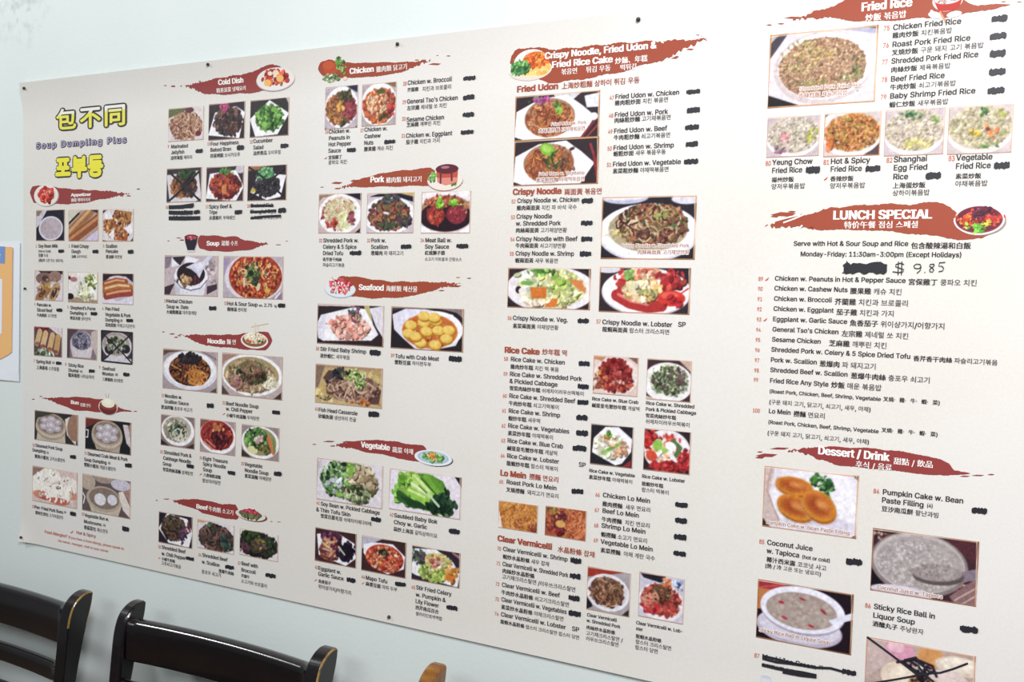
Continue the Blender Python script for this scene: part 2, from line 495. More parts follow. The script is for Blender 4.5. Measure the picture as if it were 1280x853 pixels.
def scribble(cx, cy, w, h, parent, seed=None, slope=-0.05):
    """a price blacked out with a marker pen: a few overlapping strokes"""
    rr = random.Random(seed if seed is not None else int(cx * 7 + cy * 13))
    a = P(cx - w / 2, cy); b = P(cx + w / 2, cy); W = b[0] - a[0]
    H = P(cx, cy - h / 2)[1] - P(cx, cy + h / 2)[1]
    cz = (a[1] + P(cx, cy)[1]) / 2 if False else P(cx, cy)[1]
    V, Fc = [], []
    N = 13
    top = []; bot = []
    for i in range(N + 1):
        f = i / N
        env = min(1, 0.62 + 6 * min(f, 1 - f))
        n1 = rr.uniform(0.62, 1.12)
        n2 = rr.uniform(0.62, 1.12)
        x = a[0] + W * (f + rr.uniform(-.015, .015))
        tilt_ = -slope * (f - 0.5) * H
        top.append((x, cz + 0.5 * H * env * n1 + tilt_)); bot.append((x, cz - 0.5 * H * env * n2 + tilt_))
    V = top + bot
    Fc = [(N + 1 + i, N + 2 + i, i + 1, i) for i in range(N)]
    return make('marker_blackout', put(V, 6), Fc, M['marker'], parent)
def stroke(pts, wpx, m='marker', layer=6.5, out=None):
    """ribbon along window pixels; subdivided so that it follows the sheet"""
    q = [P(*p) for p in pts]; s = []
    for a, b in zip(q[:-1], q[1:]):
        n = max(1, int(np.hypot(*(b - a)) / 0.008))
        s += [a + (b - a) * i / n for i in range(n)]
    s.append(q[-1]); s = np.array(s)
    wd = (P(pts[0][0] + wpx / 2, pts[0][1])[0] - P(pts[0][0] - wpx / 2, pts[0][1])[0])
    d = np.gradient(s, axis=0) if len(s) > 1 else np.array([[1, 0]])
    d /= np.maximum(np.linalg.norm(d, axis=1, keepdims=True), 1e-9)
    nrm = np.stack([-d[:, 1], d[:, 0]], 1)
    V = np.concatenate([s + nrm * wd / 2, s - nrm * wd / 2]); n = len(s)
    return V, [(n + i, n + i + 1, i + 1, i) for i in range(n - 1)]
def strokes(name, lines, wpx, parent, m='marker', layer=6.5, label=None):
    V = []; Fc = []
    for pts in lines:
        v, f = stroke(pts, wpx, m, layer); k = len(V)
        V += list(map(tuple, v)); Fc += [tuple(i + k for i in t) for t in f]
    return make(name, put(V, layer), Fc, M[m], parent, label=label)

# ------------------------------------------------------------------ menu lines
NAME, CAP, LIST, SMALL = 0.0063, 0.0046, 0.0057, 0.0045
def chili_mark(x, y, parent, s=1.0):
    q = [(-9, 6), (-2, 0), (6, -6), (9, -8), (8, -4), (3, 3), (-4, 7)]
    V = [P(x + dx * s, y + dy * s) for dx, dy in q]
    make('chili_mark', put(V, 3), [tuple(reversed(range(len(V))))], M['chili'], parent)
def entry(num, lines, scr=None, nxy=None, cap=NAME, chili=None, strike=None, label=None, bold=0.045):
    """lines: (text, x, baseline, x_end[, cap]) in window pixels; Asian lines are fitted to their width"""
    ink = Ink()
    for ln in lines:
        t, x, y, x1 = ln[:4]; c = ln[4] if len(ln) > 4 else cap
        asian = any(is_han(ch) or is_kor(ch) for ch in t)
        write(ink, t, x, y, c, x1, 'name' if not asian else 'cjk', bold, 'cjk', 'kor', fit=asian)
    o = ink.build('menu_entry', BANNER, label)
    if num:
        k = Ink(); nx, ny = nxy
        write(k, num, nx, ny, (lines[0][4] if len(lines[0]) > 4 else cap) * 0.86, None, 'num', 0.05)
        for v in range(len(k.v)):                      # condensed figures
            v0 = P(nx, ny)[0]; k.v[v][:, 0] = v0 + (k.v[v][:, 0] - v0) * 0.72
        k.build('item_number', o)
    if scr: scribble(*scr, o)
    if chili: chili_mark(chili[0], chili[1], o, *chili[2:])
    if strike: strokes('marker_strike', strike[1], strike[0], o)
    return o
def caption(lines, parent, cap=CAP, m='caption'):
    ink = Ink()
    for t, x, y, x1 in lines:
        asian = any(is_han(ch) or is_kor(ch) for ch in t)
        if m == 'caption':
            write(ink, t, x, y, cap, x1, 'white', 0, fit=asian, layer=3, grow=0.15)
            write(ink, t, x, y, cap, x1, m, 0.03, fit=asian, layer=5)
        else:
            write(ink, t, x, y, cap, x1, m, 0.05, 'cjk', 'kor', fit=asian)
    ink.build('photo_caption', parent)
def lettering(lines, parent, name='header_lettering', m='white', bold=0.085, layer=3):
    ink = Ink()
    for ln in lines:
        t, x, y, x1, c = ln
        asian = any(is_han(ch) or is_kor(ch) for ch in t)
        write(ink, t, x, y, c, x1, m, bold if not asian else 0.03, fit=asian, layer=layer)
    return ink.build(name, parent)

# ------------------------------------------------------------------ the setting
def box(x0, y0, z0, x1, y1, z1):
    v = [(x, y, z) for x in (x0, x1) for y in (y0, y1) for z in (z0, z1)]
    f = [(0, 1, 3, 2), (4, 6, 7, 5), (0, 4, 5, 1), (2, 3, 7, 6), (0, 2, 6, 4), (1, 5, 7, 3)]
    return v, f
def structure(name, b, m):
    o = make(name, b[0], b[1], m); o['kind'] = 'structure'; return o
structure('wall_back', box(-4.5, 0, 0, 2.5, 0.1, 2.7), M['wall'])
structure('floor', box(-4.5, -3.5, -0.1, 2.5, 0.1, 0), M['floor'])

# ------------------------------------------------------------------ the banner
BANNER = empty('menu_banner', ((LEFT + RIGHT) / 2, -0.01, BOT),
               'wide cream vinyl restaurant menu banner nailed flat to the wall', 'menu banner')
nx, nz = 260, 110
gx = np.linspace(LEFT, RIGHT, nx); gz = np.linspace(BOT, TOP, nz)
X, Z = np.meshgrid(gx, gz)
idx = np.arange(nx * nz).reshape(nz, nx)
F4 = np.stack([idx[:-1, :-1], idx[:-1, 1:], idx[1:, 1:], idx[1:, :-1]], -1).reshape(-1, 4)
front = np.stack([X.ravel(), sheet_y(X, Z).ravel(), Z.ravel()], 1)
back = front + (0, 0.0005, 0)
edge = np.concatenate([idx[0, :], idx[1:, -1], idx[-1, -2::-1], idx[-2:0:-1, 0]])
n = nx * nz; ne = len(edge); k = 2 * n + np.arange(ne)
rim = np.stack([k, k + ne, np.roll(k, -1) + ne, np.roll(k, -1)], 1)
make('vinyl_sheet', np.concatenate([front, back, front[edge], back[edge]]), np.concatenate([F4, F4[:, ::-1] + n, rim]), M['vinyl'], BANNER, smooth=True)

for u, v, r, lab in ((37.5, 112, 2.0, 'small dark nail at the top left corner of the menu banner'),
                     (33.4, 361, 1.7, 'small dark nail in the left edge of the banner at half height'),
                     (31.2, 671, 1.9, 'small dark nail at the bottom left corner of the menu banner'),
                     (266.6, 82.6, 2.4, 'dark nail in the top edge of the banner above the cold dish heading'),
                     (501.6, 57, 2.4, 'dark nail in the top edge of the banner right of the chicken heading'),
                     (488.8, 770.5, 2.4, 'dark nail in the bottom edge of the banner below the stir fried celery'),
                     (800.8, 26.4, 2.6, 'dark nail in the top edge of the banner above the crispy noodle heading')):
    p = at(u, v); y = float(sheet_y(p[0], p[2])); rad = r / 830 * (1.0 if u > 250 else 1.25)
    bm = bmesh.new()
    rings = [(0.0, -0.0042), (0.45, -0.004), (0.85, -0.0028), (1.0, -0.0012), (0.9, -0.0004), (0.35, -0.0003), (0.3, 0.004)]
    prev = None
    for k, (q, dy) in enumerate(rings):
        if q == 0: cur = [bm.verts.new((0, dy, 0))]
        else: cur = [bm.verts.new((rad * q * math.cos(t * PI / 6), dy, rad * q * math.sin(t * PI / 6))) for t in range(12)]
        if prev:
            for t in range(12):
                if len(prev) == 1: bm.faces.new((prev[0], cur[t], cur[(t + 1) % 12]))
                else: bm.faces.new((prev[t], cur[t], cur[(t + 1) % 12], prev[(t + 1) % 12]))
        prev = cur
    me = bpy.data.meshes.new('nail'); bm.to_mesh(me); bm.free(); me.materials.append(M['tack'])
    me.polygons.foreach_set('use_smooth', [True] * len(me.polygons))
    o = bpy.data.objects.new('nail', me); o.location = (p[0], y - 0.0005, p[2]); COL.objects.link(o)
    o['label'] = lab; o['category'] = 'nail'; o['group'] = 'nails holding the menu banner'

# ------------------------------------------------------------------ the notice taped up at the left
nl, nt, nb, nr = at(-70, 303)[0], at(26, 303)[2], at(22, 477)[2], at(25.5, 390)[0]
NOT = empty('paper_notice', ((nl + nr) / 2, -0.002, nb), 'white notice with orange panel and blue corner taped left of the menu', 'notice')
v, f = [], []
for i in range(9):
    t = i / 8
    x = nl + (nr - nl) * t
    for z, dy in ((nb, 0.006 * (1 - t) + 0.002), (nb + .02, 0.003), (nt, 0.002)):
        v.append((x, -dy, z))
for i in range(8):
    for j in range(2): f.append((i * 3 + j, i * 3 + 3 + j, i * 3 + 4 + j, i * 3 + 1 + j))
po = make('paper_sheet', v, f, M['paper'], NOT)
po.modifiers.new('thickness', 'SOLIDIFY').thickness = 0.0004
def flat(name, pts, m, dy, parent, label=None):
    q = [at(*p) for p in pts]
    return make(name, [(a[0], -dy, a[2]) for a in q], [tuple(range(len(q)))], M[m], parent, label=label)
flat('orange_panel', [(-60, 306), (-60, 455), (-20, 455), (3, 449), (13, 443.5), (17, 440), (18, 309)][::-1], 'orange', 0.0042, NOT)
flat('blue_panel', [(-60, 305), (-60, 329), (8.5, 329.5), (9, 308.5)][::-1], 'blue', 0.0046, NOT)
flat('blank_label', [(-60, 350), (-60, 417), (5, 417.5), (5.5, 349)][::-1], 'paper', 0.0046, NOT)
sheet(0, 280, 3.88)
def plain_text(body, x, y, cap, m, dy, parent, name='notice_lettering', x1=None):
    pen = 0; a = at(FR[0] + x / FR[2], FR[1] + y / FR[2]); V = []; Fc = []
    for ch in body:
        g = glyph(ch); k = len(V)
        V += [(a[0] + (p[0] + pen) * cap, -dy, a[2] + p[1] * cap) for p in g[0]]; Fc += [tuple(int(i) + k for i in t) for t in g[1]]
        pen += g[2]
    make(name, V, Fc, M[m], parent)
plain_text('r', 8, 168, 0.0105, 'white', 0.005, NOT)

# ------------------------------------------------------------------ dining chairs with their backs to the wall
def bar_mesh(path, prof, closed=True):
    """sweep a y-z profile along x stations: path = [(x, dy, dz)]"""
    V, Fc = [], []
    n = len(prof)
    for x, dy, dz in path: V += [(x, y + dy, z + dz) for y, z in prof]
    for i in range(len(path) - 1):
        for j in range(n):
            a = i * n + j; b = i * n + (j + 1) % n
            Fc.append((a, b, b + n, a + n))
    Fc.append(tuple(range(n))); k = (len(path) - 1) * n; Fc.append(tuple(range(k + n - 1, k - 1, -1)))
    return V, Fc
def rounded(y0, y1, z0, z1, r, rt=None):
    """rounded rectangle in y-z; rt is the radius of the two upper corners"""
    rt = rt or r; out = []
    for cy, cz, rr, a0 in ((y0 + r, z0 + r, r, PI), (y1 - r, z0 + r, r, 1.5 * PI), (y1 - rt, z1 - rt, rt, 0), (y0 + rt, z1 - rt, rt, .5 * PI)):
        for k in range(5):
            a = a0 + k * PI / 8; out.append((cy + rr * math.cos(a), cz + rr * math.sin(a)))
    return out
# side outline of a rear post, y towards the wall, from its tip downwards
BACK = [(0.0, 0.0), (-0.003, -0.02), (-0.013, -0.055), (-0.024, -0.10), (-0.036, -0.16), (-0.05, -0.26), (-0.062, -0.42)]
FRONT = [(-0.003, 0.003), (-0.014, 0.003), (-0.027, -0.002), (-0.039, -0.012), (-0.047, -0.027), (-0.053, -0.052), (-0.058, -0.10), (-0.064, -0.16), (-0.074, -0.26), (-0.092, -0.42)]
def curve(p, k=4):
    """Catmull-Rom through the points"""
    p = np.array(p, float); q = np.concatenate([p[:1] * 2 - p[1:2], p, p[-1:] * 2 - p[-2:-1]]); out = []
    for i in range(1, len(q) - 2):
        for t in np.arange(k) / k:
            a, b_, c_, d_ = q[i - 1:i + 3]
            out.append(tuple(0.5 * ((2 * b_) + (c_ - a) * t + (2 * a - 5 * b_ + 4 * c_ - d_) * t * t + (3 * b_ - a - 3 * c_ + d_) * t ** 3)))
    return out + [tuple(p[-1])]
BACK = curve(BACK); FRONT = curve(FRONT)
def chair(xl, xr, ytip, ztip, wood, label, worn_lit_post=None):
    root = empty('dining_chair', ((xl + xr) / 2, ytip - 0.25, 0), label, 'chair', 'dining chairs along the wall')
    seat_z = 0.46
    for side, x0 in ((0, xl), (1, xr - 0.026)):
        out = [(ytip + y, ztip + z) for y, z in FRONT] + [(ytip - 0.105, seat_z - .02), (ytip - 0.09, 0.25), (ytip - 0.03, 0.0),
               (ytip + 0.0, 0.0), (ytip - 0.055, 0.25), (ytip - 0.065, seat_z - .02)] + [(ytip + y, ztip + z) for y, z in BACK[::-1]]
        bm = bmesh.new()
        a = [bm.verts.new((x0, y, z)) for y, z in out]; b = [bm.verts.new((x0 + 0.026, y, z)) for y, z in out]
        n = len(out)
        bm.faces.new(a); bm.faces.new(b[::-1])
        for i in range(n):
            bm.faces.new((a[i], b[i], b[(i + 1) % n], a[(i + 1) % n]))
        bmesh.ops.recalc_face_normals(bm, faces=bm.faces)
        es = [e for e in bm.edges if abs(e.verts[0].co.x - e.verts[1].co.x) < 1e-5]
        bmesh.ops.bevel(bm, geom=es, offset=0.0055 if not side else 0.0024, segments=3, affect='EDGES', profile=0.5)
        bmesh.ops.triangulate(bm, faces=[f for f in bm.faces if len(f.verts) > 4])
        V = [tuple(v.co) for v in bm.verts]; Fc = [tuple(v.index for v in f.verts) for f in bm.faces]
        bm.verts.index_update(); Fc = [tuple(v.index for v in f.verts) for f in bm.faces]
        # varnish rubbed off the rim of the top scroll
        mi = []
        for f in bm.faces:
            c = f.calc_center_median(); nrm = f.normal
            rim = 0.15 < abs(nrm.x) < 0.97 and c.z > ztip - 0.05 and c.y < ytip - 0.001
            mi.append(1 if (rim and side == 1 and nrm.x > 0) else 0)
        if worn_lit_post and side == 0: mi = [1 if f.calc_center_median().z > ztip - 0.030 else 0 for f in bm.faces]  # golden top: wear and painted-in light together
        bm.free()
        make('rear_post', V, Fc, [M[wood], M['worn_lit' if worn_lit_post and side == 0 else 'edgewear']], root, mi, smooth=False)
    def slat(name, ztop, h, dep, bow, rt):
        st = []
        for i in range(19):
            t = i / 18; q = 1 - (2 * t - 1) ** 2
            st.append((xl + 0.022 + (xr - xl - 0.044) * t, bow * q, 0))
        yb = ytip - 0.012 + (ztip - ztop) * -0.22
        V, Fc = bar_mesh(st, rounded(yb - dep, yb, ztop - h, ztop, 0.004, rt))
        o = make(name, V, Fc, M[wood], root, smooth=True)
        return o
    slat('top_rail', ztip - 0.020, 0.071, 0.028, 0.014, 0.0125)
    slat('back_slat', ztip - 0.122, 0.032, 0.02, 0.014, 0.008)
    slat('back_slat', ztip - 0.187, 0.032, 0.02, 0.014, 0.008)
    slat('back_slat', ztip - 0.252, 0.032, 0.02, 0.014, 0.008)
    # seat, rails and front legs
    v, f = [], []
    for k, (ins, z) in enumerate(((0.006, seat_z), (0.0, seat_z + .008), (0.004, seat_z + .03), (0.03, seat_z + .042))):
        pts = []
        for cx_, cy_, a0 in ((xr - .03 - ins, ytip - .14, 0), (xl + .03 + ins, ytip - .14, PI / 2), (xl + .03 + ins, ytip - .46 + ins, PI), (xr - .03 - ins, ytip - .46 + ins, 1.5 * PI)):
            for q in range(4):
                a = a0 + q * PI / 6; pts.append((cx_ + .03 * math.cos(a), cy_ + .03 * math.sin(a), z))
        v += pts
        if k:
            for j in range(16): f.append(((k - 1) * 16 + j, (k - 1) * 16 + (j + 1) % 16, k * 16 + (j + 1) % 16, k * 16 + j))
    f.append(tuple(range(15, -1, -1))); f.append(tuple(range(48, 64)))
    make('seat', v, f, M['seat'], root, smooth=True)
    for x in (xl + 0.004, xr - 0.036):
        b_ = box(x, ytip - .47, 0, x + .032, ytip - .438, seat_z); V = np.array(b_[0])
        low = V[:, 2] < 0.1; V[low, 0] = x + .016 + (V[low, 0] - x - .016) * .75
        make('front_leg', V, b_[1], M[wood], root)
    for nm, bb in (('apron', (xl + .03, ytip - .462, seat_z - .06, xr - .03, ytip - .445, seat_z)), ('stretcher', (xl + .02, ytip - .46, .2, xr - .02, ytip - .447, .225)),
                   ('side_rail', (xl + .006, ytip - .445, seat_z - .06, xl + .024, ytip - .1, seat_z)), ('side_rail', (xr - .024, ytip - .445, seat_z - .06, xr - .006, ytip - .1, seat_z))):
        make(nm, *box(*bb), M[wood], root)
    return root
chair(-1.962, -1.508, -0.05, 0.888, 'wood', 'dark espresso wooden dining chair cut off by the left picture edge')
chair(-1.395, -0.948, -0.05, 0.894, 'wood', 'dark espresso wooden dining chair below the beef dishes, second from left')
chair(-0.774, -0.330, -0.05, 0.909, 'wood', 'dining chair with a golden brown post top, rubbed and with painted-in light, third from left', worn_lit_post=True)

# ------------------------------------------------------------------ printed matter, column by column
K, WH, SV = '2A2630', 'ECEAF0', 'D9D6E2'       # dark table, white plate, shaded plate
# --- shop name
sheet(0, 80, 3.875)
def outlined(text, x, y, x1, cap, fillm, g0, g1, name, hollow=None, gh=0, **kw):
    ink = Ink()
    write(ink, text, x, y, cap, x1, 'black', 0, layer=2, grow=g0, **kw)
    if hollow: write(ink, text, x, y, cap, x1, hollow, 0, layer=3.4, grow=gh, **kw)
    write(ink, text, x, y, cap, x1, fillm, 0, layer=4.8, grow=g1, **kw)
    return ink.build(name, BANNER)
for ch, x, y, x1 in (('包', 281, 322, 380), ('不', 395, 312, 499), ('同', 510, 303, 622)):
    outlined(ch, x, y, x1, 0.031, 'logo', 0.125, 0.035, 'logo_character')
outlined('Soup Dumpling Plus', 184, 412, 620, 0.0105, 'lilac', 0.15, 0.0, 'logo_lettering', hollow='purple', gh=0.12, track=0.28)
for ch, x, y, x1 in (('포', 278, 552, 350), ('부', 356, 549, 430), ('동', 434, 545, 508)):
    outlined(ch, x, y, x1, 0.0315, 'yellow', 0.165, 0.085, 'logo_character')

# --- appetizers
h = brush([(152, 605), (165, 590), (250, 595), (330, 605), (430, 612), (520, 615), (600, 622), (650, 628)],
          [(152, 640), (170, 672), (200, 680), (300, 680), (380, 676), (440, 670), (500, 655), (560, 652), (610, 640), (650, 630)],
          'R', 'brushl', specks=((677, 607, 9, 3), (630, 640, 12, 3)), label='brick red heading stroke for appetizers')
sprite('header_dish_picture', 172, 585, 294, 692, h, ('e', .5, .52, .49, .47, 'B9A9A4'), ('e', .48, .49, .47, .46, 'E8E2DC'),
       ('e', .5, .48, .36, .34, 'D8CCC6'), ('c', .5, .46, .3, .27, 'B8322C D4463A C03A30 E06A58', 26, .1, 1.2), ('c', .48, .4, .2, .14, 'F0B0A0', 6, .03))
lettering([('Appetizer', 352, 643, 449, .0056), ('頭檯 애피타이저', 352, 670, 446, .004)], h, m='white')
sheet(20, 220, 6.094)
photo(165, 262, 380, 495, 'bowl of soy milk on a dark table', '2E2C3A', ('p', [(0, 0), (.4, 0), (.1, .5), (0, .6)], 'C8BFD0'), ('p', [(0, 0), (.25, 0), (.1, .2), (0, .2)], '8A7A66'),
      ('e', .52, .6, .42, .39, 'D8D4E4'), ('e', .52, .6, .37, .34, 'B9A9B2'), ('t', .52, .6, .32, .3, 'B4A4AC BEAEB6', 30, .05))
photo(412, 262, 638, 498, 'golden fried dough sticks', 'B89A90', ('p', [(0, 0), (.4, 0), (.2, .3), (0, .4)], 'CFCBB8'), ('l', [(0, .75), (.75, .05)], .22, 'A8724A'), ('l', [(0, .72), (.7, .03)], .08, 'D0A070'),
      ('l', [(.05, 1.0), (1.0, .3)], .24, '9A5A3C'), ('l', [(.02, .95), (1.0, .24)], .07, 'C8885C'), ('p', [(.5, 1), (1, .62), (1, 1)], 'C8BCD8'), ('p', [(.7, .0), (1, 0), (1, .15)], '4A3634'), ('l', [(0, .45), (.35, .12)], .05, '3A2C2A'))
photo(672, 258, 905, 500, 'scallion pancake wedges', 'D8D0D4', ('p', [(0, .95), (0, 1), (.25, 1)], K), ('p', [(.9, 1), (1, 1), (1, .85)], K), ('p', [(.02, .35), (.4, .3), (.45, .5), (.12, .75)], 'A8703C'), ('p', [(.4, .02), (.95, .1), (.9, .5), (.55, .35)], 'B8824A'),
      ('p', [(.45, .5), (.85, .7), (.8, .98), (.38, .95)], 'B05A3C'), ('c', .5, .5, .45, .42, 'C89060 A86038 8A4A30 D8A878 B87848 5A3A2C', 90, .045), ('p', [(.08, .15), (.22, .05), (.35, .3), (.1, .32)], 'E8E4E8'), ('p', [(.7, .6), (1, .4), (1, .75), (.9, .8)], 'E4E2EA'), ('p', [(.2, .78), (.4, .6), (.36, .95)], 'E6E2E8'), ('l', [(0, .1), (.12, 0)], .05, K))
entry('1', [('Soy Bean Milk', 180, 546, 328), ('(Hot or Cold)', 180, 582, 275, .0042), ('豆漿 두유', 180, 618, 255), ('(熱/冷 고온 또는 냉요리)', 182, 655, 368)], (355, 573, 42, 27), (160, 546))
entry('2', [('Fried Crispy', 433, 548, 565), ('Dough', 433, 588, 503), ('油條 요우티아오', 433, 626, 552)], (617, 577, 44, 28), (411, 546))
entry('3', [('Scallion', 695, 548, 782), ('Pancake', 695, 587, 789), ('葱油餅 파전병', 695, 630, 820)], (886, 578, 44, 32), (673, 546))
sheet(20, 330, 5.017)
photo(125, 40, 302, 235, 'pancake rolls with sliced beef', 'D6CCD6', ('p', [(.1, 0), (1, 0), (1, .12), (.3, .15)], '3A2A30'), ('e', .35, .27, .3, .2, '8A6A60'), ('e', .38, .27, .12, .1, '5A4248'), ('e', .72, .2, .22, .18, '9A7A72'), ('p', [(.15, .5), (.5, .4), (.6, .6), (.4, .75)], 'B89850'),
      ('e', .3, .78, .3, .17, 'A87848', -.5), ('e', .28, .78, .14, .08, '5E3A38', -.5), ('e', .7, .72, .27, .2, 'C09A70', -.9), ('e', .68, .74, .16, .1, '4E3436', -.9), ('c', .5, .6, .4, .35, 'B89068 8A6048 C8A878', 30, .03))
photo(335, 50, 520, 248, 'shepherd purse dumplings', 'E2DCDA', ('e', .2, .25, .12, .08, 'B87878'), ('e', .05, .2, .05, .06, '5A3030'), ('p', [(.0, 1), (1, 1), (1, .9), (.3, .82), (0, .85)], 'A89078'), ('e', .08, .8, .12, .1, '262028'), ('e', .75, .35, .22, .22, 'D8DCA8'),
      ('c', .75, .3, .2, .2, 'C8D088 E4E4C0 8A9850 F0F0E0', 24, .06), ('c', .62, .7, .28, .18, 'E8E8C8 D0D0A0 F4F0E0 C8C8A8', 30, .07), ('c', .45, .5, .12, .14, 'E8E4D0 D8D8C0', 8, .05))
photo(552, 58, 745, 258, 'pan fried dumplings in rows', 'C4B8C6', ('p', [(0, 0), (1, 0), (1, .3), (.75, .1), (.25, .12), (0, .35)], '3A2C34'), ('p', [(0, 1), (0, .75), (.5, .9), (1, .7), (1, 1)], 'D8D4E4'), ('e', .5, .18, .28, .1, 'D8C8D0'),
      ('l', [(.05, .38), (.45, .26), (.75, .3)], .16, 'A85A3C'), ('l', [(.08, .34), (.45, .22), (.7, .25)], .04, 'E0A880'), ('l', [(.05, .55), (.5, .42), (.9, .46)], .17, 'B8703C'), ('l', [(.1, .5), (.5, .38), (.85, .4)], .05, 'E8C090'), ('l', [(.12, .74), (.55, .64), (.92, .6)], .17, 'A04A3C'), ('l', [(.15, .68), (.55, .58), (.9, .54)], .05, 'E0A078'))
photo(120, 390, 295, 588, 'row of spring rolls', '6A5058', ('p', [(.5, 0), (1, 0), (1, .35)], 'D8CCD6'), ('c', .3, .1, .25, .12, '7A2840 8A3048', 12, .06), ('c', .4, .88, .4, .1, '5A7050 C8D0C0 3A4A38', 30, .05),
      ('l', [(.12, .55), (.22, .2)], .17, 'D0B080'), ('l', [(.33, .62), (.42, .25)], .18, 'D8B484'), ('l', [(.57, .7), (.66, .3)], .18, 'D4AC78'), ('l', [(.8, .78), (.86, .35)], .18, 'C89C68'), ('e', .13, .58, .08, .06, 'A06A58'), ('e', .33, .66, .09, .06, '9A5A50'), ('e', .57, .74, .09, .06, 'A0604C'), ('e', .78, .82, .09, .06, '9A5040'))
photo(328, 402, 515, 605, 'steamed sticky rice shumai in a basket', '8A7880', ('p', [(0, 0), (.4, 0), (.1, .4), (.1, 1), (0, 1)], '5A4A54'), ('p', [(.8, .1), (1, 0), (1, .9), (.85, .6)], 'C8B4B0'), ('e', .5, .5, .38, .42, 'C6BCC2'), ('e', .48, .42, .32, .33, '7A7688'), ('p', [(.12, .6), (.85, .6), (.8, .95), (.2, .95)], 'CFC6CC'),
      ('e', .48, .4, .31, .3, '807C90'), ('e', .45, .22, .1, .08, '4A4658'), ('e', .3, .4, .1, .09, '545064'), ('e', .62, .35, .1, .09, '4E4A5C'), ('e', .38, .58, .1, .09, '565268'), ('e', .6, .55, .09, .09, '524258'), ('c', .48, .42, .28, .26, '9A94A8 6A6478', 16, .04))
ph = photo(543, 415, 740, 628, 'seafood wonton soup crossed out with marker lines', '4A4048', ('p', [(0, 1), (.3, .8), (1, .85), (1, 1)], 'C8C4D0'), ('e', .5, .47, .47, .43, 'D4CCD0'), ('e', .48, .42, .42, .36, 'A89C98'), ('e', .48, .36, .32, .22, 'BEB2A8'), ('e', .28, .6, .16, .15, '2E2A34'), ('e', .78, .55, .14, .14, '34303C'),
      ('c', .45, .45, .28, .25, '6A7A5A 4A5A44 C8C0B8 8A8A78', 36, .045), ('e', .3, .35, .1, .08, '3A3A3C'), frame='6A4A48')
strokes('marker_cross', [[(545, 428), (610, 490), (680, 560), (735, 620)], [(735, 438), (660, 510), (555, 605)], [(545, 418), (740, 432), (738, 628), (548, 608), (545, 418)]], 6, ph)
entry('4', [('Pancake w.', 138, 265, 230), ('Sliced Beef', 138, 298, 235), ('牛肉捲餅 고기전병', 138, 331, 262)], (280, 290, 36, 22), (122, 260))
entry('5', [("Shepherd's Purse", 348, 284, 507), ('Dumpling', 346, 316, 432), ('(8)', 438, 318, 452, .0042), ('薺菜水餃 냉이만두', 346, 350, 478)], (498, 312, 40, 22), (330, 280))
entry('6', [('Pan Fried', 568, 291, 657), ('Vegetable & Pork', 568, 327, 728), ('Dumpling', 568, 360, 658), ('(8)', 663, 362, 677, .0042), ('菜肉煎餃 야채고기군만두', 568, 393, 757)], (723, 355, 42, 22), (549, 288))
entry('7', [('Spring Roll', 133, 620, 226), ('(4)', 234, 625, 250, .0042), ('上海春卷 스프링롤', 135, 660, 278)], (276, 622, 34, 22), (117, 615))
entry('8', [('Sticky Rice', 335, 643, 432), ('Shumai', 335, 675, 400), ('(4)', 408, 680, 425, .0042), ('糯米燒賣 나미슈마이', 335, 708, 498)], (484, 672, 36, 22), (315, 637))
entry('9', [('Seafood', 550, 664, 630), ('Wonton', 548, 697, 622), ('(8)', 630, 700, 648, .0042), ('三鮮餛飩 삼선훈툰', 550, 732, 682)], (702, 693, 40, 24), (529, 657))
sheet(20, 480, 3.711)
h = brush([(105, 62), (150, 62), (230, 62), (300, 60), (370, 68), (420, 74), (470, 105), (500, 115), (545, 125)],
          [(105, 66), (150, 76), (210, 96), (270, 121), (340, 126), (400, 131), (460, 134), (500, 128), (545, 130)],
          'L', 'brushl', specks=((85, 71, 8, 2), (120, 58, 8, 2), (560, 127, 9, 2)), label='brick red heading stroke for buns')
sprite('header_dish_picture', 388, 38, 480, 152, h, ('e', .5, .62, .48, .36, 'E2D8CC'), ('e', .5, .66, .43, .3, '6A2E30'), ('e', .5, .55, .42, .2, '8A4038'), ('e', .5, .45, .33, .2, 'EDE8D4'), ('e', .48, .38, .18, .14, 'F4F0DC'),
       ('l', [(.42, .2), (.35, .05)], .04, 'C8C4B8'), ('l', [(.5, .2), (.52, .03)], .04, 'C8C4B8'))
lettering([('Bun', 260, 92, 298, .0068), ('包類 만두', 304, 104, 355, .005)], h)
def basket(cx, cy, rx, ry, pal, n, buns):
    return [('e', cx, cy + .12, rx * 1.08, ry * 1.05, 'A89888'), ('e', cx, cy + .06, rx * 1.08, ry, 'C8B8A8'), ('e', cx, cy, rx * 1.05, ry * .95, 'B4A08C'), ('e', cx, cy, rx * .92, ry * .82, '8A7A72')] + \
           [('e', cx + bx * rx, cy + bz * ry, rx * .3, ry * .27, c) for bx, bz, c in buns] + [('e', cx + bx * rx, cy + bz * ry - .01, rx * .12, ry * .1, 'D8D0D8') for bx, bz, c in buns]
BUNS = [(-.45, -.3, 'B8ACB4'), (.05, -.45, 'C0B4BC'), (.5, -.25, 'B4A8B0'), (-.5, .25, 'BCB0B8'), (0, .05, 'C8BCC4'), (.45, .3, 'BCB0B8'), (-.05, .5, 'B4A8B2')]
photo(92, 120, 293, 287, 'steamed pork soup dumplings in a bamboo basket', '3A3A3A', ('p', [(.05, 1), (.1, .35), (.7, .4), (.72, 1)], 'C4B6A4'), *basket(.38, .42, .32, .38, '', 0, BUNS), ('p', [(.7, .2), (.8, .1), (.98, .6), (.95, 1), (.75, .7)], 'DCCFC4'), ('e', .93, .42, .17, .45, 'A07A68', .25), ('p', [(.0, 0), (.9, 0), (.4, .08), (0, .3)], '4A4844'))
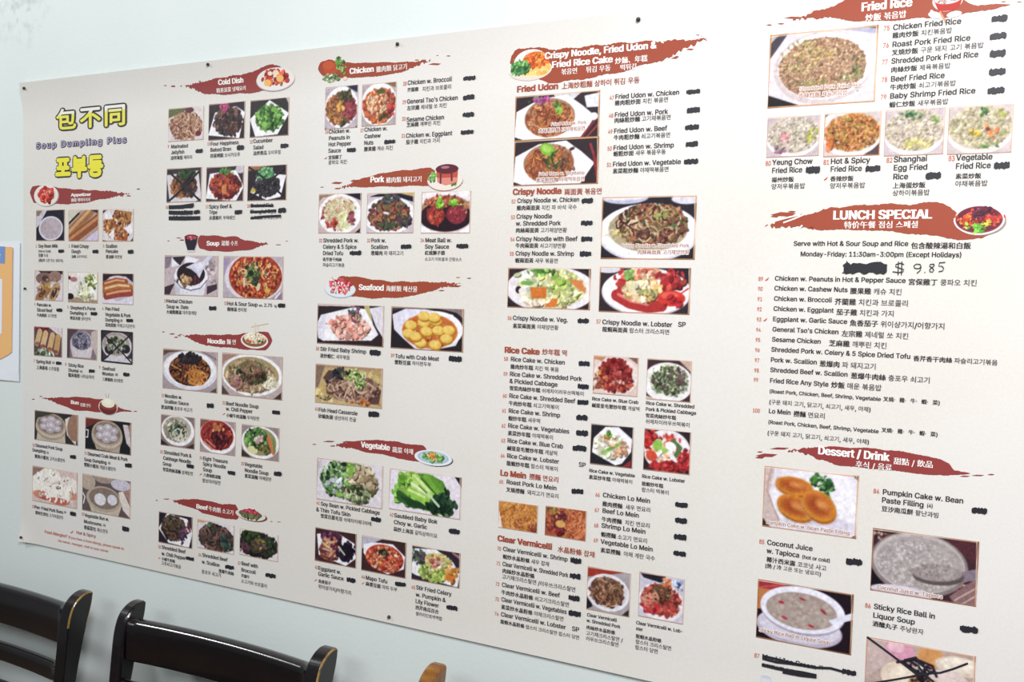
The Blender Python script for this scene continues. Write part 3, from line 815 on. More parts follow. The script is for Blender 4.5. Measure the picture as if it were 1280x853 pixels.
photo(328, 153, 540, 332, 'steamed crab meat and pork soup dumplings in a basket', '282A30', ('p', [(0, 0), (.7, 0), (.3, .1), (0, .35)], '7A3A34'), ('p', [(.15, .5), (.8, .5), (.75, .98), (.25, .95)], 'B8AC98'), *basket(.48, .42, .31, .4, '', 0, BUNS), ('l', [(.02, .4), (.07, .4), (.06, .62), (.02, .62)], .018, 'E8E8F0'), ('p', [(.82, .1), (.95, .1), (1, .8), (.9, .65)], 'D0C4C4'), ('p', [(.92, .1), (1, .1), (1, .5)], '9A7A70'))
photo(83, 378, 290, 580, 'pan fried pork buns with sesame', 'D8C0BC', ('p', [(0, 0), (.3, 0), (0, .3)], '9A7A72'), ('e', .4, .2, .22, .2, 'EFE8E0'), ('e', .8, .42, .24, .25, 'EAE0D8'), ('e', .2, .5, .24, .3, 'EFE8E0'), ('e', .2, .78, .18, .12, 'D88A70'), ('e', .88, .66, .14, .12, 'D49078'), ('e', .6, .68, .25, .27, 'F2EAE0'), ('e', .6, .88, .22, .1, 'CC6A58'), ('e', .3, .86, .1, .05, 'C05A50'),
      ('c', .2, .3, .06, .06, '3A3430', 6, .012, 2.2), ('c', .6, .52, .07, .06, '3A3430', 7, .012, 2.2), ('c', .74, .28, .07, .06, '3A3430', 6, .012, 2.2), ('c', .5, .5, .45, .45, 'F0E8E2 E8D8CC', 20, .04))
photo(315, 415, 537, 627, 'vegetable buns with mushrooms in a bamboo basket', '6A5A5C', ('e', .12, .2, .16, .22, 'B8A698'), ('e', .45, .06, .2, .12, 'A89488'), ('e', .8, .15, .2, .15, 'C8C0D0'), ('p', [(.1, .6), (.85, .6), (.75, 1), (.2, .98)], 'C6B8A8'), ('e', .45, .6, .36, .34, 'B8A694'), ('e', .46, .58, .31, .28, '8C7A70'),
      ('e', .38, .62, .12, .16, 'DEDAE2'), ('e', .63, .58, .1, .14, 'D8D4DE'), ('p', [(.75, .35), (.85, .3), (1, .7), (1, .98), (.85, .8)], 'E0D4CC'), ('p', [(.86, .3), (1, .2), (1, .65)], 'A8827A'), ('l', [(0, .5), (.06, .62), (.03, .8)], .02, 'E8E8F0'))
entry('10', [('Steamed Pork Soup', 96, 291, 222), ('Dumpling', 82, 312, 143), ('(6)', 147, 322, 158, .0042), ('鮮肉小籠包 고기소룡만두', 93, 343, 235)], (271, 338, 28, 18), (82, 289))
entry('11', [('Steamed Crab Meat & Pork', 338, 330, 525), ('Soup Dumpling', 322, 356, 427), ('(6)', 433, 370, 445, .0042), ('蟹粉小籠包 게살소룡만두', 322, 382, 472)], (529, 377, 32, 20), (324, 326))
entry('12', [('Pan-Fried Pork Buns', 93, 576, 226), ('(4)', 229, 598, 240, .0042), ('鮮肉生煎包 고기지짐만두', 97, 603, 228)], (272, 602, 27, 20), (81, 573))
entry('13', [('Vegetable Bun w.', 325, 614, 438), ('Mushrooms', 322, 643, 404), ('(4)', 410, 658, 423, .0042), ('香菇菜包 채소만두', 322, 672, 435)], (517, 672, 32, 24), (311, 608))
ink = Ink()
write(ink, 'Hot & Spicy', 287, 694, .0058, 378, 'caption', .03); write(ink, 'Food Allergies?', 140, 690, .0058, 245, 'num', .05)
write(ink, 'If you have a food allergy, please speak to', 250, 714, .0046, 508, 'num', .03); write(ink, 'the owner, manager, chef or your server', 203, 730, .0046, 437, 'num', .03)
w_ = ink.build('allergy_notice', BANNER); chili_mark(266, 686, w_, .8)

# --- cold dishes
sheet(190, 70, 3.879)
h = brush([(145, 148), (240, 130), (330, 112), (430, 96), (500, 84), (545, 60), (600, 46), (640, 50), (650, 75)],
          [(145, 152), (200, 165), (265, 186), (330, 190), (440, 184), (520, 178), (600, 160), (650, 110)], 'L', 'brushl',
          specks=((78, 147, 8, 2), (115, 150, 12, 4), (245, 127, 6, 3)), label='brick red heading stroke for cold dishes')
sprite('header_dish_picture', 515, 62, 703, 168, h, ('e', .5, .54, .49, .44, 'A8A0A0'), ('e', .5, .5, .48, .43, 'E6E0DC'), ('c', .48, .42, .33, .26, 'A83830 C04A3C D86A50 8A2C2C', 26, .07, 1.2), ('e', .3, .62, .09, .13, 'E8B868'), ('e', .62, .5, .09, .13, 'E8B868'), ('e', .52, .28, .08, .1, 'EAD8B8'), ('e', .38, .28, .06, .08, 'E8DCC8'), ('e', .8, .6, .06, .1, 'B83C34'))
lettering([('Cold Dish', 333, 144, 455, .0083), ('精美涼菜 냉채요리', 322, 182, 465, .006)], h)
photo(88, 258, 257, 407, 'marinated jellyfish', 'D8D0D0', ('p', [(0, 0), (.7, 0), (.5, .1), (0, .3)], '6A7048'), ('c', .5, .55, .44, .4, 'A87868 8A5A50 C09078 B08868 744A48 9A6A4A', 170, .05), ('s', .5, .55, .44, .4, 'C8A088 8A5848 B88A70 D8B898', 90, .25), ('e', .85, .8, .08, .08, '7A2838'), ('e', .6, .1, .12, .08, '6A3848'))
photo(283, 236, 456, 401, 'four happiness baked bran', '3A3038', ('p', [(.18, .25), (.75, .12), (1, .3), (.85, .98), (.0, .85)], WH), ('c', .55, .5, .36, .36, '5A3C38 3A2C34 7A5448 4A3840 2C242C 8A6458', 170, .06), ('c', .45, .15, .14, .12, 'B84878 C85A88 A83868', 16, .05), ('c', .35, .75, .12, .12, '2E2A32 4A4240', 12, .05))
photo(484, 218, 669, 386, 'green cucumber salad on a white square plate', '3A3438', ('p', [(.5, .04), (1, .42), (.72, .95), (.15, .98), (.0, .5)], WH), ('c', .5, .5, .33, .32, '4A8038 2E5A28 6AA048 82B85A 3A6A30 98C070', 150, .055), ('e', .38, .66, .08, .07, '90C060'), ('e', .62, .3, .08, .06, '7AB050'), ('p', [(.9, 0), (1, 0), (1, .2)], 'B8A8B0'))
ph = photo(80, 548, 247, 708, 'brown cold dish crossed out with marker', '4A4048', ('p', [(0, .2), (.9, .1), (1, .9), (.8, 1), (.1, 1)], 'D4D0D4'), ('e', .5, .5, .36, .36, '8A5A3C'), ('c', .35, .55, .22, .28, '9A6440 A87048 7A4C34', 60, .05), ('c', .65, .55, .2, .28, '5A4038 6A4A44 4A3434', 60, .05), ('c', .55, .2, .25, .13, '3A5034 2E4030 5A6A48', 40, .05))
strokes('marker_cross', [[(88, 560), (140, 610), (200, 665), (240, 700)], [(236, 562), (180, 620), (120, 680), (90, 705)], [(210, 560), (150, 640)]], 7.5, ph)
photo(272, 541, 451, 704, 'spicy beef and tripe', '4A3C44', ('p', [(.1, .2), (.8, .12), (1, .6), (.8, 1), (.0, .9)], WH), ('c', .5, .55, .38, .36, '8A3038 A84838 6A2430 C0603C 7A3440 B85030', 170, .055), ('p', [(.42, .55), (.55, .5), (.55, .8), (.42, .75)], 'D8844C'), ('c', .5, .15, .16, .13, '4A8048 6AA058 38683C', 24, .045), ('e', .9, .1, .12, .12, 'C8C0CC'))
ph = photo(473, 536, 659, 700, 'dark braised fish crossed out with marker', '3A3038', ('p', [(0, .05), (.4, 0), (.3, .12), (0, .15)], 'A87048'), ('p', [(.3, .2), (.98, .3), (.85, .9), (.5, .98), (.08, .75)], WH), ('c', .5, .58, .3, .26, '3C3840 2A2830 5A525A 4A4448', 120, .06), ('c', .45, .22, .2, .14, '6AA870 88C088 4A8858', 36, .05), ('e', .15, .7, .06, .06, 'C8B040'))
strokes('marker_cross', [[(478, 540), (540, 585), (600, 640), (645, 680)], [(650, 545), (590, 600), (520, 660), (480, 695)]], 7.5, ph)
entry('9', [('Marinated', 100, 450, 182), ('Jellyfish', 100, 478, 165), ('涼拌海蜇 해파리', 98, 506, 203)], (237, 462, 34, 20), (84, 448))
entry('10', [('Four Happiness', 292, 437, 428), ('Baked Bran', 290, 466, 392), ('四喜烤麩 쓰시카오후', 290, 496, 435)], (437, 446, 36, 26), (275, 436))
entry('12', [('Cucumber', 498, 424, 592), ('Salad', 498, 455, 548), ('涼拌黄瓜 오이무침', 498, 484, 632)], (650, 437, 38, 22), (481, 426))
entry('16', [('House Special', 90, 742, 205), ('Imperial Chop', 90, 768, 205), ('小排骨 돼지갈비', 90, 795, 200)], (227, 758, 30, 20), (73, 742), strike=(13, [[(90, 735), (150, 733), (212, 724)], [(90, 760), (150, 762), (208, 760)], [(90, 788), (160, 789), (243, 787)]]))
entry('17', [('Spicy Beef &', 285, 741, 395), ('Tripe', 285, 768, 325), ('夫妻肺片 부채쉐인', 285, 796, 412)], (428, 758, 36, 22), (268, 740))
entry('18', [('Braised Fish', 487, 736, 598), ('Shanghai Style', 485, 765, 612), ('上海燻魚 훈제생선요리', 487, 794, 636)], (640, 750, 38, 26), (469, 736), strike=(8, [[(487, 728), (540, 726), (598, 728)], [(485, 757), (540, 756), (612, 750)], [(487, 788), (550, 780), (635, 776)]]))
# --- soup
sheet(190, 280, 6.095)
h = brush([(362, 92), (400, 90), (480, 88), (560, 98), (660, 98), (720, 125), (840, 140), (945, 146)],
          [(362, 188), (400, 190), (450, 208), (600, 211), (680, 207), (780, 195), (830, 180), (945, 152)], 'R', 'brushl',
          specks=((215, 108, 22, 3), (240, 124, 20, 5), (137, 131, 10, 3), (975, 160, 24, 3), (1040, 132, 12, 2)), label='brick red heading stroke for soup')
sprite('header_dish_picture', 258, 80, 366, 218, h, ('e', .5, .93, .3, .06, 'D8D0D4'), ('p', [(.02, .1), (.98, .1), (.92, .45), (.75, .88), (.25, .88), (.08, .45)], '2C2430'), ('e', .5, .16, .46, .15, '7A2838'), ('c', .5, .2, .36, .1, 'C05A68 D88A90 A03848', 16, .06), ('l', [(.97, .15), (.9, .5), (.74, .9), (.3, .94)], .03, 'D8D0D8'))
lettering([('Soup', 430, 166, 527, .0075), ('湯類 수프', 541, 168, 670, .006)], h)
photo(110, 240, 515, 556, 'herbal chicken soup in a small white bowl with spoon', 'C0B0B6', ('p', [(0, 0), (.15, 0), (.1, .3), (0, .35)], '8A7A8A'), ('p', [(.15, .05), (.4, .02), (.3, .25), (.2, .15)], '3A3440'), ('p', [(.13, .05), (.28, .25), (.15, .3)], 'E4E2EA'), ('p', [(.4, .02), (.65, .1), (.5, .3), (.35, .3)], 'E6E4EC'), ('p', [(0, .8), (.2, .7), (.1, 1), (0, 1)], '4A3A44'), ('p', [(.8, .75), (1, .68), (1, .8), (.8, .95)], '4A3A48'), ('c', .85, .3, .13, .3, 'B8A6AC C8B8BC A898A0', 60, .04),
      ('p', [(.2, .5), (.8, .5), (.74, .98), (.22, .98)], 'DCDAE4'), ('p', [(.2, .5), (.3, .7), (.3, .98), (.22, .98)], 'C8C4D2'), ('e', .5, .52, .31, .34, 'E8E6EE'), ('l', [(.2, .62), (.33, .8), (.5, .86), (.68, .8), (.8, .6)], .012, '5A5680'), ('e', .5, .46, .26, .28, '352A32'), ('c', .42, .6, .13, .1, 'A8825A 8A6844 C09A70', 40, .035), ('c', .6, .64, .12, .08, '5A3038 6A3A40', 20, .03),
      ('p', [(.4, .3), (.55, .2), (.72, .14), (.8, .02), (.9, .02), (.78, .22), (.72, .36), (.66, .56), (.6, .44), (.5, .34)], 'CFCDE2'), ('p', [(.55, .22), (.74, .16), (.8, .06), (.72, .28), (.64, .4)], 'E4E2F0'))
photo(560, 246, 1010, 578, 'red hot and sour soup with scallion', 'B8ACB6', ('p', [(0, 0), (.12, 0), (.05, .4), (0, .5)], 'A090B0'), ('e', .52, .5, .49, .56, 'D8D0DC'), ('e', .54, .48, .44, .54, 'B04430'), ('c', .54, .5, .4, .48, 'B8462C D0603A 9A3428 C87840 A83A30 E09A58 8A2C2C', 260, .03), ('s', .56, .4, .34, .4, 'E8B878 D88A50 F0D0A0 A83C30', 80, .12, .014), ('c', .48, .38, .17, .2, '3A4A30 5A7848 88A868 2E3A2A 6A8050', 80, .028), ('c', .55, .62, .06, .12, '3C4A34 4A6040', 16, .03), ('e', .36, .62, .02, .12, 'E0C8B0'), ('e', .6, .72, .03, .1, 'D8C4A0', .3), ('e', .75, .8, .05, .06, 'D8A850'), ('p', [(.8, 1), (1, .82), (1, 1)], '8A7A90'), ('l', [(.86, 1), (.95, .85)], .02, 'E8E4F0'))
entry('19', [('Herbal Chicken', 125, 600, 322), ('Soup w. Date', 122, 642, 292), ('大補燉雞湯 대추영계탕', 122, 684, 355)], (478, 643, 56, 34), (105, 597))
entry('15', [('Hot & Sour Soup', 588, 620, 820), ('en.', 830, 630, 860, .0042), ('2.75', 868, 631, 932, .0055), ('lg.', 947, 634, 970, .0042), ('酸辣湯 쏸라탕', 588, 664, 738)], (1003, 622, 56, 34), (564, 616))
# --- noodle
sheet(190, 400, 3.879)
h = brush([(128, 68), (200, 70), (300, 72), (400, 72), (460, 66), (520, 58), (575, 60), (592, 80)],
          [(128, 74), (160, 84), (215, 106), (270, 125), (350, 131), (440, 140), (520, 148), (560, 145), (592, 118)], 'L', 'brushl',
          specks=((63, 58, 8, 2), (105, 68, 14, 3), (125, 84, 10, 3)), label='brick red heading stroke for noodles')
sprite('header_dish_picture', 442, 8, 572, 146, h, ('e', .5, .68, .5, .3, 'EAE4E0'), ('e', .5, .66, .44, .25, '8A5A44'), ('s', .5, .6, .4, .18, 'EADFC8 F4ECD8 D8C4A0', 50, .3, .03), ('c', .3, .72, .15, .06, 'B85A38 C8784C', 8, .04), ('c', .7, .7, .14, .07, '6A7A4A 4A5A38', 8, .04), ('l', [(.5, .6), (.5, .05)], .06, 'E4D8C4'), ('l', [(.62, .5), (.6, .1)], .05, 'E4D8C4'), ('l', [(.38, .18), (.98, .02)], .035, 'D8CDB0'))
lettering([('Noodle', 278, 112, 365, .0078), ('麵 면', 372, 118, 418, .0065)], h)
photo(62, 138, 325, 356, 'scallion sauce noodles on a white plate', 'A89AA0', ('p', [(0, 0), (.5, 0), (.1, .1), (0, .2)], '6A5048'), ('l', [(.7, 0), (1, .2)], .02, '8A7078'), ('e', .5, .5, .5, .48, SV), ('e', .5, .47, .46, .43, WH), ('e', .5, .5, .38, .38, '6A4030'), ('s', .5, .5, .37, .36, '8A5034 A8683C 5A3428 C08048 6A3C30 3A2824', 260, .2, .018), ('c', .5, .2, .2, .12, '2E2830 3A3034', 50, .035), ('s', .62, .66, .2, .18, 'D08A44 C0783C', 40, .18, .018), ('l', [(.45, .1), (.55, 0)], .02, '2A2420'), ('p', [(.85, 1), (1, .85), (1, 1)], '5A4A48'))
photo(350, 158, 640, 390, 'beef noodle soup with chili pepper', 'B8A8A8', ('p', [(0, 0), (.3, 0), (.05, .2), (0, .3)], 'A88078'), ('e', .5, .48, .5, .48, WH), ('e', .49, .48, .45, .42, 'A89468'), ('c', .47, .5, .4, .36, 'B09A70 9A8A60 C0AA88 A08878 8A7A50 B88A80', 190, .035), ('s', .8, .62, .14, .14, 'E4DCC8 D0C4A8', 40, .15, .014), ('c', .5, .48, .24, .2, '4A5A38 5A4038 6A7A48 7A4A44 384430', 120, .03), ('s', .5, .3, .2, .14, '8A5A50 A87868 6A7A4A', 50, .14, .016), ('c', .25, .68, .16, .14, 'B08078 A87068', 30, .035), ('p', [(.85, 1), (1, .8), (1, 1)], '4A3A34'), ('p', [(0, .75), (.15, 1), (0, 1)], '5A4A4A'))
photo(52, 455, 215, 628, 'white noodle soup with shredded pork', '8A7A78', ('p', [(.0, .8), (.3, 1), (0, 1)], '3A3030'), ('p', [(.7, 1), (1, .8), (1, 1)], '4A3C3C'), ('e', .5, .47, .48, .48, WH), ('e', .48, .44, .41, .4, 'B4AC9C'), ('c', .45, .45, .35, .33, 'C0B8A4 A8A08C D0C8B8 948C78', 90, .05), ('c', .48, .48, .22, .18, '5A7058 3A4A3C 88987A 2E3A34', 50, .045), ('s', .6, .6, .25, .2, 'DCD4C4', 24, .25))
photo(243, 476, 413, 660, 'red eight treasure spicy noodle soup', 'A89498', ('p', [(0, 0), (.3, 0), (0, .3)], '8A6058'), ('e', .5, .5, .51, .5, WH), ('e', .48, .45, .46, .44, 'A83430'), ('c', .5, .45, .4, .38, 'B03C34 8A2A30 C04A38 6A2028 A04040', 130, .055), ('c', .5, .25, .15, .12, 'D08858 C07048', 18, .06), ('c', .55, .55, .2, .2, '5A2430 7A3034 4A2028', 30, .06), ('l', [(.12, .7), (.35, .88)], .05, 'D09080'), ('l', [(.2, .62), (.42, .8)], .04, 'C87868'))
photo(445, 503, 625, 687, 'vegetable noodle soup', '9A8A8C', ('p', [(0, .75), (.3, 1), (0, 1)], '4A3A38'), ('e', .5, .5, .5, .48, WH), ('e', .49, .48, .43, .41, '9A9468'), ('c', .4, .4, .3, .28, '4A7840 3A5A34 6A9A50 88A868 2E4A2C', 80, .06), ('e', .3, .75, .14, .12, 'D8D4A0'), ('l', [(.72, .35), (.85, .75)], .1, 'D07848'), ('l', [(.85, .4), (.88, .7)], .06, '6A9850'), ('c', .5, .4, .1, .1, 'E0C8C0 C8A8A0', 10, .06), ('c', .6, .68, .15, .1, '7A6A40 5A6A38', 20, .05))
entry('21', [('Noodles w.', 70, 375, 155), ('Scallion Sauce', 68, 402, 187), ('葱油拌麵 총유우 비고기', 52, 430, 205)], (293, 415, 34, 24), (54, 372))
entry('22', [('Beef Noodle Soup', 368, 412, 527), ('w. Chili Pepper', 368, 438, 497), ('小椒牛肉湯麵 우저탕면', 370, 470, 530)], (612, 448, 38, 20), (351, 408), chili=(358, 455, .7))
entry('23', [('Shredded Pork &', 65, 648, 200), ('Cabbage Noodle', 62, 676, 198), ('Soup', 60, 703, 103), ('雪菜肉絲湯麵 설채탕면', 60, 732, 208)], (195, 708, 36, 20), (47, 645))
entry('24', [('Eight Treasure', 256, 678, 377), ('Spicy Noodle', 255, 704, 368), ('Soup', 255, 731, 300), ('八寶辣醬湯麵', 258, 758, 342), ('팔보마라탕면', 252, 786, 342)], (395, 740, 38, 20), (239, 674), chili=(245, 747, .7))
entry('25', [('Vegetable', 458, 706, 545), ('Noodle Soup', 458, 735, 575), ('素菜湯麵 야채탕면', 458, 763, 588)], (620, 745, 38, 24), (441, 702))
# --- beef
sheet(180, 600, 5.33)
h = brush([(178, 134), (240, 128), (330, 125), (430, 135), (520, 158), (620, 163), (645, 190)],
          [(178, 140), (250, 162), (310, 182), (370, 198), (400, 217), (480, 240), (560, 255), (640, 268), (645, 268)], 'L', 'brushl',
          specks=((95, 135, 8, 3), (160, 126, 22, 3), (910, 278, 14, 2), (860, 275, 10, 2)), label='brick red heading stroke for beef')
sprite('header_dish_picture', 620, 172, 832, 294, h, ('e', .52, .56, .48, .42, '6A3434'), ('e', .48, .5, .47, .42, 'E0D8CC'), ('e', .48, .44, .36, .3, '5A6048'), ('c', .48, .34, .25, .2, '9A2840 B83A50 C84A60 8A2038', 40, .06), ('c', .48, .58, .3, .12, '6A7048 4A5038', 20, .05))
lettering([('Beef', 360, 187, 438, .0075), ('牛肉類 소고기', 442, 205, 610, .006)], h)
photo(110, 207, 332, 458, 'shredded beef with chili pepper', '32283A', ('p', [(.25, .02), (.85, .1), (1, .5), (.9, .98), (.3, .95), (0, .55)], WH), ('c', .45, .45, .34, .38, '4A3A34 5A4A3C 3A3028 6A5A48 7A4A44 48503A', 170, .055), ('s', .45, .45, .32, .38, '5A4438 7A5A50 3A2C2C 5A6044', 60, .2, .03), ('c', .72, .6, .13, .2, '4A3858 5A4868 6A4058', 24, .05), ('c', .88, .35, .09, .18, '7A3A58 A04A68 4A6A48', 18, .05))
photo(368, 258, 610, 498, 'shredded beef with scallion', 'DAD2DA', ('p', [(0, 0), (.35, 0), (.2, .1), (0, .12)], 'C8A078'), ('c', .52, .55, .46, .42, '4A3434 5A3C3C 3A2C34 6A4844 7A4450 384038', 190, .06), ('s', .5, .55, .44, .42, '6A4848 8A6058 4A3434 3A5040', 80, .22, .03), ('c', .8, .65, .15, .28, '3A5048 2E4440 4A5A50', 30, .06), ('c', .35, .12, .12, .06, '5A7058', 10, .05))
photo(650, 320, 903, 546, 'beef with broccoli', 'DCD6D8', ('c', .48, .5, .45, .42, '2E3828 3A3038 2A2830 4A3A40 384A30 4A4A38', 220, .06), ('c', .3, .25, .25, .18, '384A2C 4A5A34 2A3824', 60, .06), ('c', .5, .5, .2, .2, '8A7A40 6A5A3C 5A4A50', 30, .05), ('c', .15, .65, .14, .22, '5A3A44 6A4450', 30, .05), ('c', .8, .35, .15, .18, '3A4A34 2E3A30', 30, .06), ('p', [(0, .85), (.3, 1), (0, 1)], 'D8D0D4'))
entry('35', [('Shredded Beef', 128, 456, 288), ('w. Chili Pepper', 128, 498, 290), ('小椒牛肉絲', 128, 533, 218), ('고추쇠고기볶음', 126, 563, 258)], (318, 522, 54, 25), (106, 452), chili=(113, 518, .8))
entry('36', [('Shredded Beef', 398, 508, 568), ('w. Scallion', 396, 553, 515), ('葱爆牛肉絲', 508, 614, 610), ('총포우 쇠고기', 395, 620, 525)], (582, 580, 58, 28), (373, 505))
entry('37', [('Beef with', 660, 564, 770), ('Broccoli', 658, 606, 755), ('芥蘭牛', 658, 645, 715), ('소고기와 브로콜리', 658, 682, 832)], (855, 635, 70, 30), (636, 560))

# --- chicken
sheet(385, 50, 5.168)
h = brush([(80, 168), (95, 150), (130, 143), (180, 142), (260, 150), (350, 155), (450, 150), (560, 148), (640, 145), (710, 137), (805, 131)],
          [(80, 212), (95, 228), (130, 240), (200, 250), (260, 245), (340, 247), (430, 238), (520, 230), (610, 212), (660, 195), (730, 172), (805, 142)], 'R', 'brush',
          specks=((830, 160, 40, 6), (920, 108, 14, 3), (715, 134, 14, 3), (850, 105, 8, 2)), label='brick red heading stroke for chicken')
sprite('header_dish_picture', 95, 108, 275, 275, h, ('e', .33, .42, .28, .25, 'A8402C'), ('e', .38, .5, .26, .2, 'B84C30'), ('e', .3, .36, .2, .14, 'C05838'), ('c', .68, .28, .18, .2, '6A9A48 4A7838 88B060 3A6030', 30, .06), ('c', .78, .5, .14, .2, '7AA058 5A8840 98B870', 20, .05), ('c', .36, .78, .26, .14, '6A8A50 4A7040 8AA870 E0D8B8', 26, .05), ('e', .86, .86, .08, .07, 'E8D0B8'), ('c', .6, .84, .12, .1, '4A5A38 7A8A5A', 10, .05))
lettering([('Chicken', 281, 224, 438, .0084), ('雞肉類 닭고기', 452, 214, 654, .006)], h)
photo(122, 310, 328, 568, 'chicken with peanuts in hot pepper sauce', 'B8ACB8', ('p', [(.6, 0), (1, 0), (1, .2)], '2C3050'), ('e', .5, .5, .5, .48, WH), ('c', .48, .52, .43, .36, 'A8683C 8A4838 C8844C 9A5A38 B87840 7A5040 C89050', 180, .06), ('c', .75, .55, .2, .25, '8A3848 A84858 9A4044', 40, .06), ('c', .6, .25, .2, .12, '4A4A34 6A5A34', 20, .06), ('c', .45, .5, .14, .1, 'E0A858 D89A48', 16, .06), ('c', .6, .82, .12, .08, '3A3A2C 5A5434', 10, .06), ('p', [(0, .95), (.1, 1), (0, 1)], K), ('p', [(.9, 1), (1, .93), (1, 1)], K))
photo(360, 292, 575, 548, 'chicken with cashew nuts', 'B0A4A8', ('p', [(.6, 0), (1, 0), (1, .15)], '8A6A4A'), ('e', .5, .5, .52, .5, WH), ('c', .5, .52, .45, .4, 'C86038 D87848 B84A34 E09058 C8703C A84838', 190, .06), ('c', .5, .45, .35, .3, 'E8C098 F0D0A8 D8A878', 36, .04), ('e', .55, .2, .14, .06, '5A6030'), ('c', .6, .78, .14, .08, '4A4A2C 6A6034', 12, .05), ('c', .82, .6, .12, .16, 'B83C40 A83438', 16, .06))
entry('26', [('Chicken w.', 143, 608, 282), ('Peanuts in', 143, 650, 280), ('Hot Pepper', 141, 690, 288), ('Sauce', 140, 731, 222), ('宮保雞丁', 141, 774, 230), ('쿵파오 치킨', 140, 808, 262)], (290, 714, 58, 28), (119, 608), chili=(124, 765))
entry('27', [('Chicken w.', 373, 595, 522), ('Cashew', 373, 638, 478), ('Nuts', 371, 680, 432), ('腰果雞 캐슈 치킨', 371, 722, 558)], (538, 660, 70, 28), (347, 598))
entry('28', [('Chicken w. Broccoli', 652, 294, 938), ('芥蘭雞', 650, 339, 723), ('치킨과 브로콜리', 746, 335, 935)], (1052, 250, 80, 30), (622, 298), cap=.0066)
entry('29', [("General Tso's Chicken", 648, 415, 976), ('左宗雞 제네럴 쏘 치킨', 648, 458, 905)], (1048, 373, 75, 32), (618, 417), cap=.0066)
entry('30', [('Sesame Chicken', 645, 531, 888), ('芝麻雞 깨뿌린 치킨', 645, 566, 865)], (1045, 485, 75, 32), (615, 525), cap=.0066)
entry('31', [('Chicken w. Eggplant', 641, 635, 940), ('茄子雞 치킨과 가지', 641, 677, 862)], (1038, 598, 82, 30), (612, 634), cap=.0066)
# --- pork
sheet(385, 200, 5.686)
h = brush([(238, 196), (310, 165), (400, 130), (500, 105), (600, 85), (700, 75), (800, 66), (880, 55), (925, 78)],
          [(238, 207), (380, 199), (500, 191), (640, 190), (760, 185), (870, 184), (925, 180)], 'L', 'brush',
          specks=((110, 195, 14, 3), (215, 165, 40, 8), (340, 150, 30, 8), (220, 205, 24, 5)), label='brick red heading stroke for pork')
sprite('header_dish_picture', 860, 38, 1108, 222, h, ('e', .5, .62, .5, .37, '9A6458'), ('e', .5, .58, .49, .38, 'E6DCD4'), ('c', .17, .42, .12, .16, '6AA048 88B868 4A8038', 20, .06), ('c', .75, .72, .12, .08, '7AA850 5A9040', 10, .05), ('p', [(.25, .2), (.86, .22), (.84, .68), (.52, .78), (.3, .66)], 'B85040'), ('p', [(.3, .5), (.84, .5), (.83, .66), (.52, .77), (.32, .66)], 'D8887A'), ('e', .55, .18, .32, .18, '5A2430'), ('e', .5, .12, .12, .05, 'A8707C'), ('l', [(.38, .3), (.38, .68)], .05, '6A2830'), ('l', [(.68, .3), (.69, .6)], .05, '6A2830'))
lettering([('Pork', 453, 163, 551, .0092), ('豬肉類 돼지고기', 565, 166, 820, .006)], h)
photo(90, 245, 385, 522, 'shredded pork with celery and dried tofu', 'C8B4B0', ('p', [(0, 0), (.5, 0), (.1, .1), (0, .2)], '9A7868'), ('p', [(.55, 0), (1, 0), (1, .2), (.8, .1)], '24203A'), ('p', [(.85, 1), (1, .85), (1, 1)], '24203A'), ('e', .5, .52, .5, .5, WH), ('c', .48, .5, .4, .38, 'B86A60 C8988A A85048 D8B8A8 C07868', 90, .05), ('s', .5, .5, .36, .38, 'D8D0A0 C8C890 E4DCC0 B8A878 C89088', 140, .26, .02), ('c', .38, .78, .12, .1, 'B83834 C84A40', 14, .05), ('s', .62, .72, .14, .2, 'E0DCB0 C8CC90', 30, .24, .022), ('c', .78, .65, .1, .12, '9A4858 8A5058', 14, .05))
photo(432, 240, 758, 522, 'pork with scallion', 'C8BCC4', ('p', [(.05, .1), (.3, 0), (1, .05), (1, .25), (.6, .1)], '24203A'), ('p', [(.6, 0), (1, 0), (1, .12)], 'C8A868'), ('e', .48, .55, .55, .46, WH), ('c', .48, .53, .42, .38, '6A3C34 8A5040 5A3034 A86448 4A3434 7A4A3C', 170, .05), ('s', .48, .53, .42, .38, '9A5A48 6A3A34 B87858 4A5A3C 5A6848', 90, .22, .028), ('c', .82, .72, .12, .12, '5A3A50 3A2C3C 4A4A44', 24, .06), ('c', .5, .15, .2, .08, '5A4A5A 4A5A4A', 16, .05), ('c', .48, .8, .22, .07, '5A6A50 4A5040', 16, .05), ('e', .42, .5, .07, .03, 'E8DCDC', .2))
photo(818, 230, 1160, 522, 'meat balls with soy sauce', 'D8C8C4', ('e', .5, .15, .5, .3, 'E6E0E4'), ('e', .5, .42, .5, .32, 'A88868'), ('e', .5, .6, .52, .36, '3C1C2A'), ('e', .5, .72, .48, .2, '2E1626'), ('p', [(0, .78), (.2, .93), (.5, .98), (.8, .95), (1, .8), (1, 1), (0, 1)], WH), ('c', .45, .25, .38, .12, 'A84838 B86048 8A3430 C88860', 50, .04), ('e', .3, .57, .18, .23, '9A3430'), ('e', .72, .55, .2, .23, '8A2C3C'), ('c', .3, .55, .16, .2, 'B84434 A03430 C86048 7A2830', 60, .04), ('c', .72, .53, .17, .2, 'A03448 8A2C3C B84850 9A3A40', 60, .04), ('c', .38, .28, .12, .08, '98D048 B0E060 70B030', 16, .05), ('c', .68, .26, .12, .07, '90CC40 A8DC58 70B030', 16, .05), ('c', .9, .38, .08, .15, 'C88868 B87050', 12, .03))
entry('32', [('Shredded Pork w.', 120, 587, 372), ('Celery & 5 Spice', 118, 632, 357), ('Dried Tofu', 118, 677, 262), ('香芹香干肉絲', 117, 720, 252), ('파슬리고기볶음', 117, 760, 272)], (350, 662, 82, 32), (90, 586))
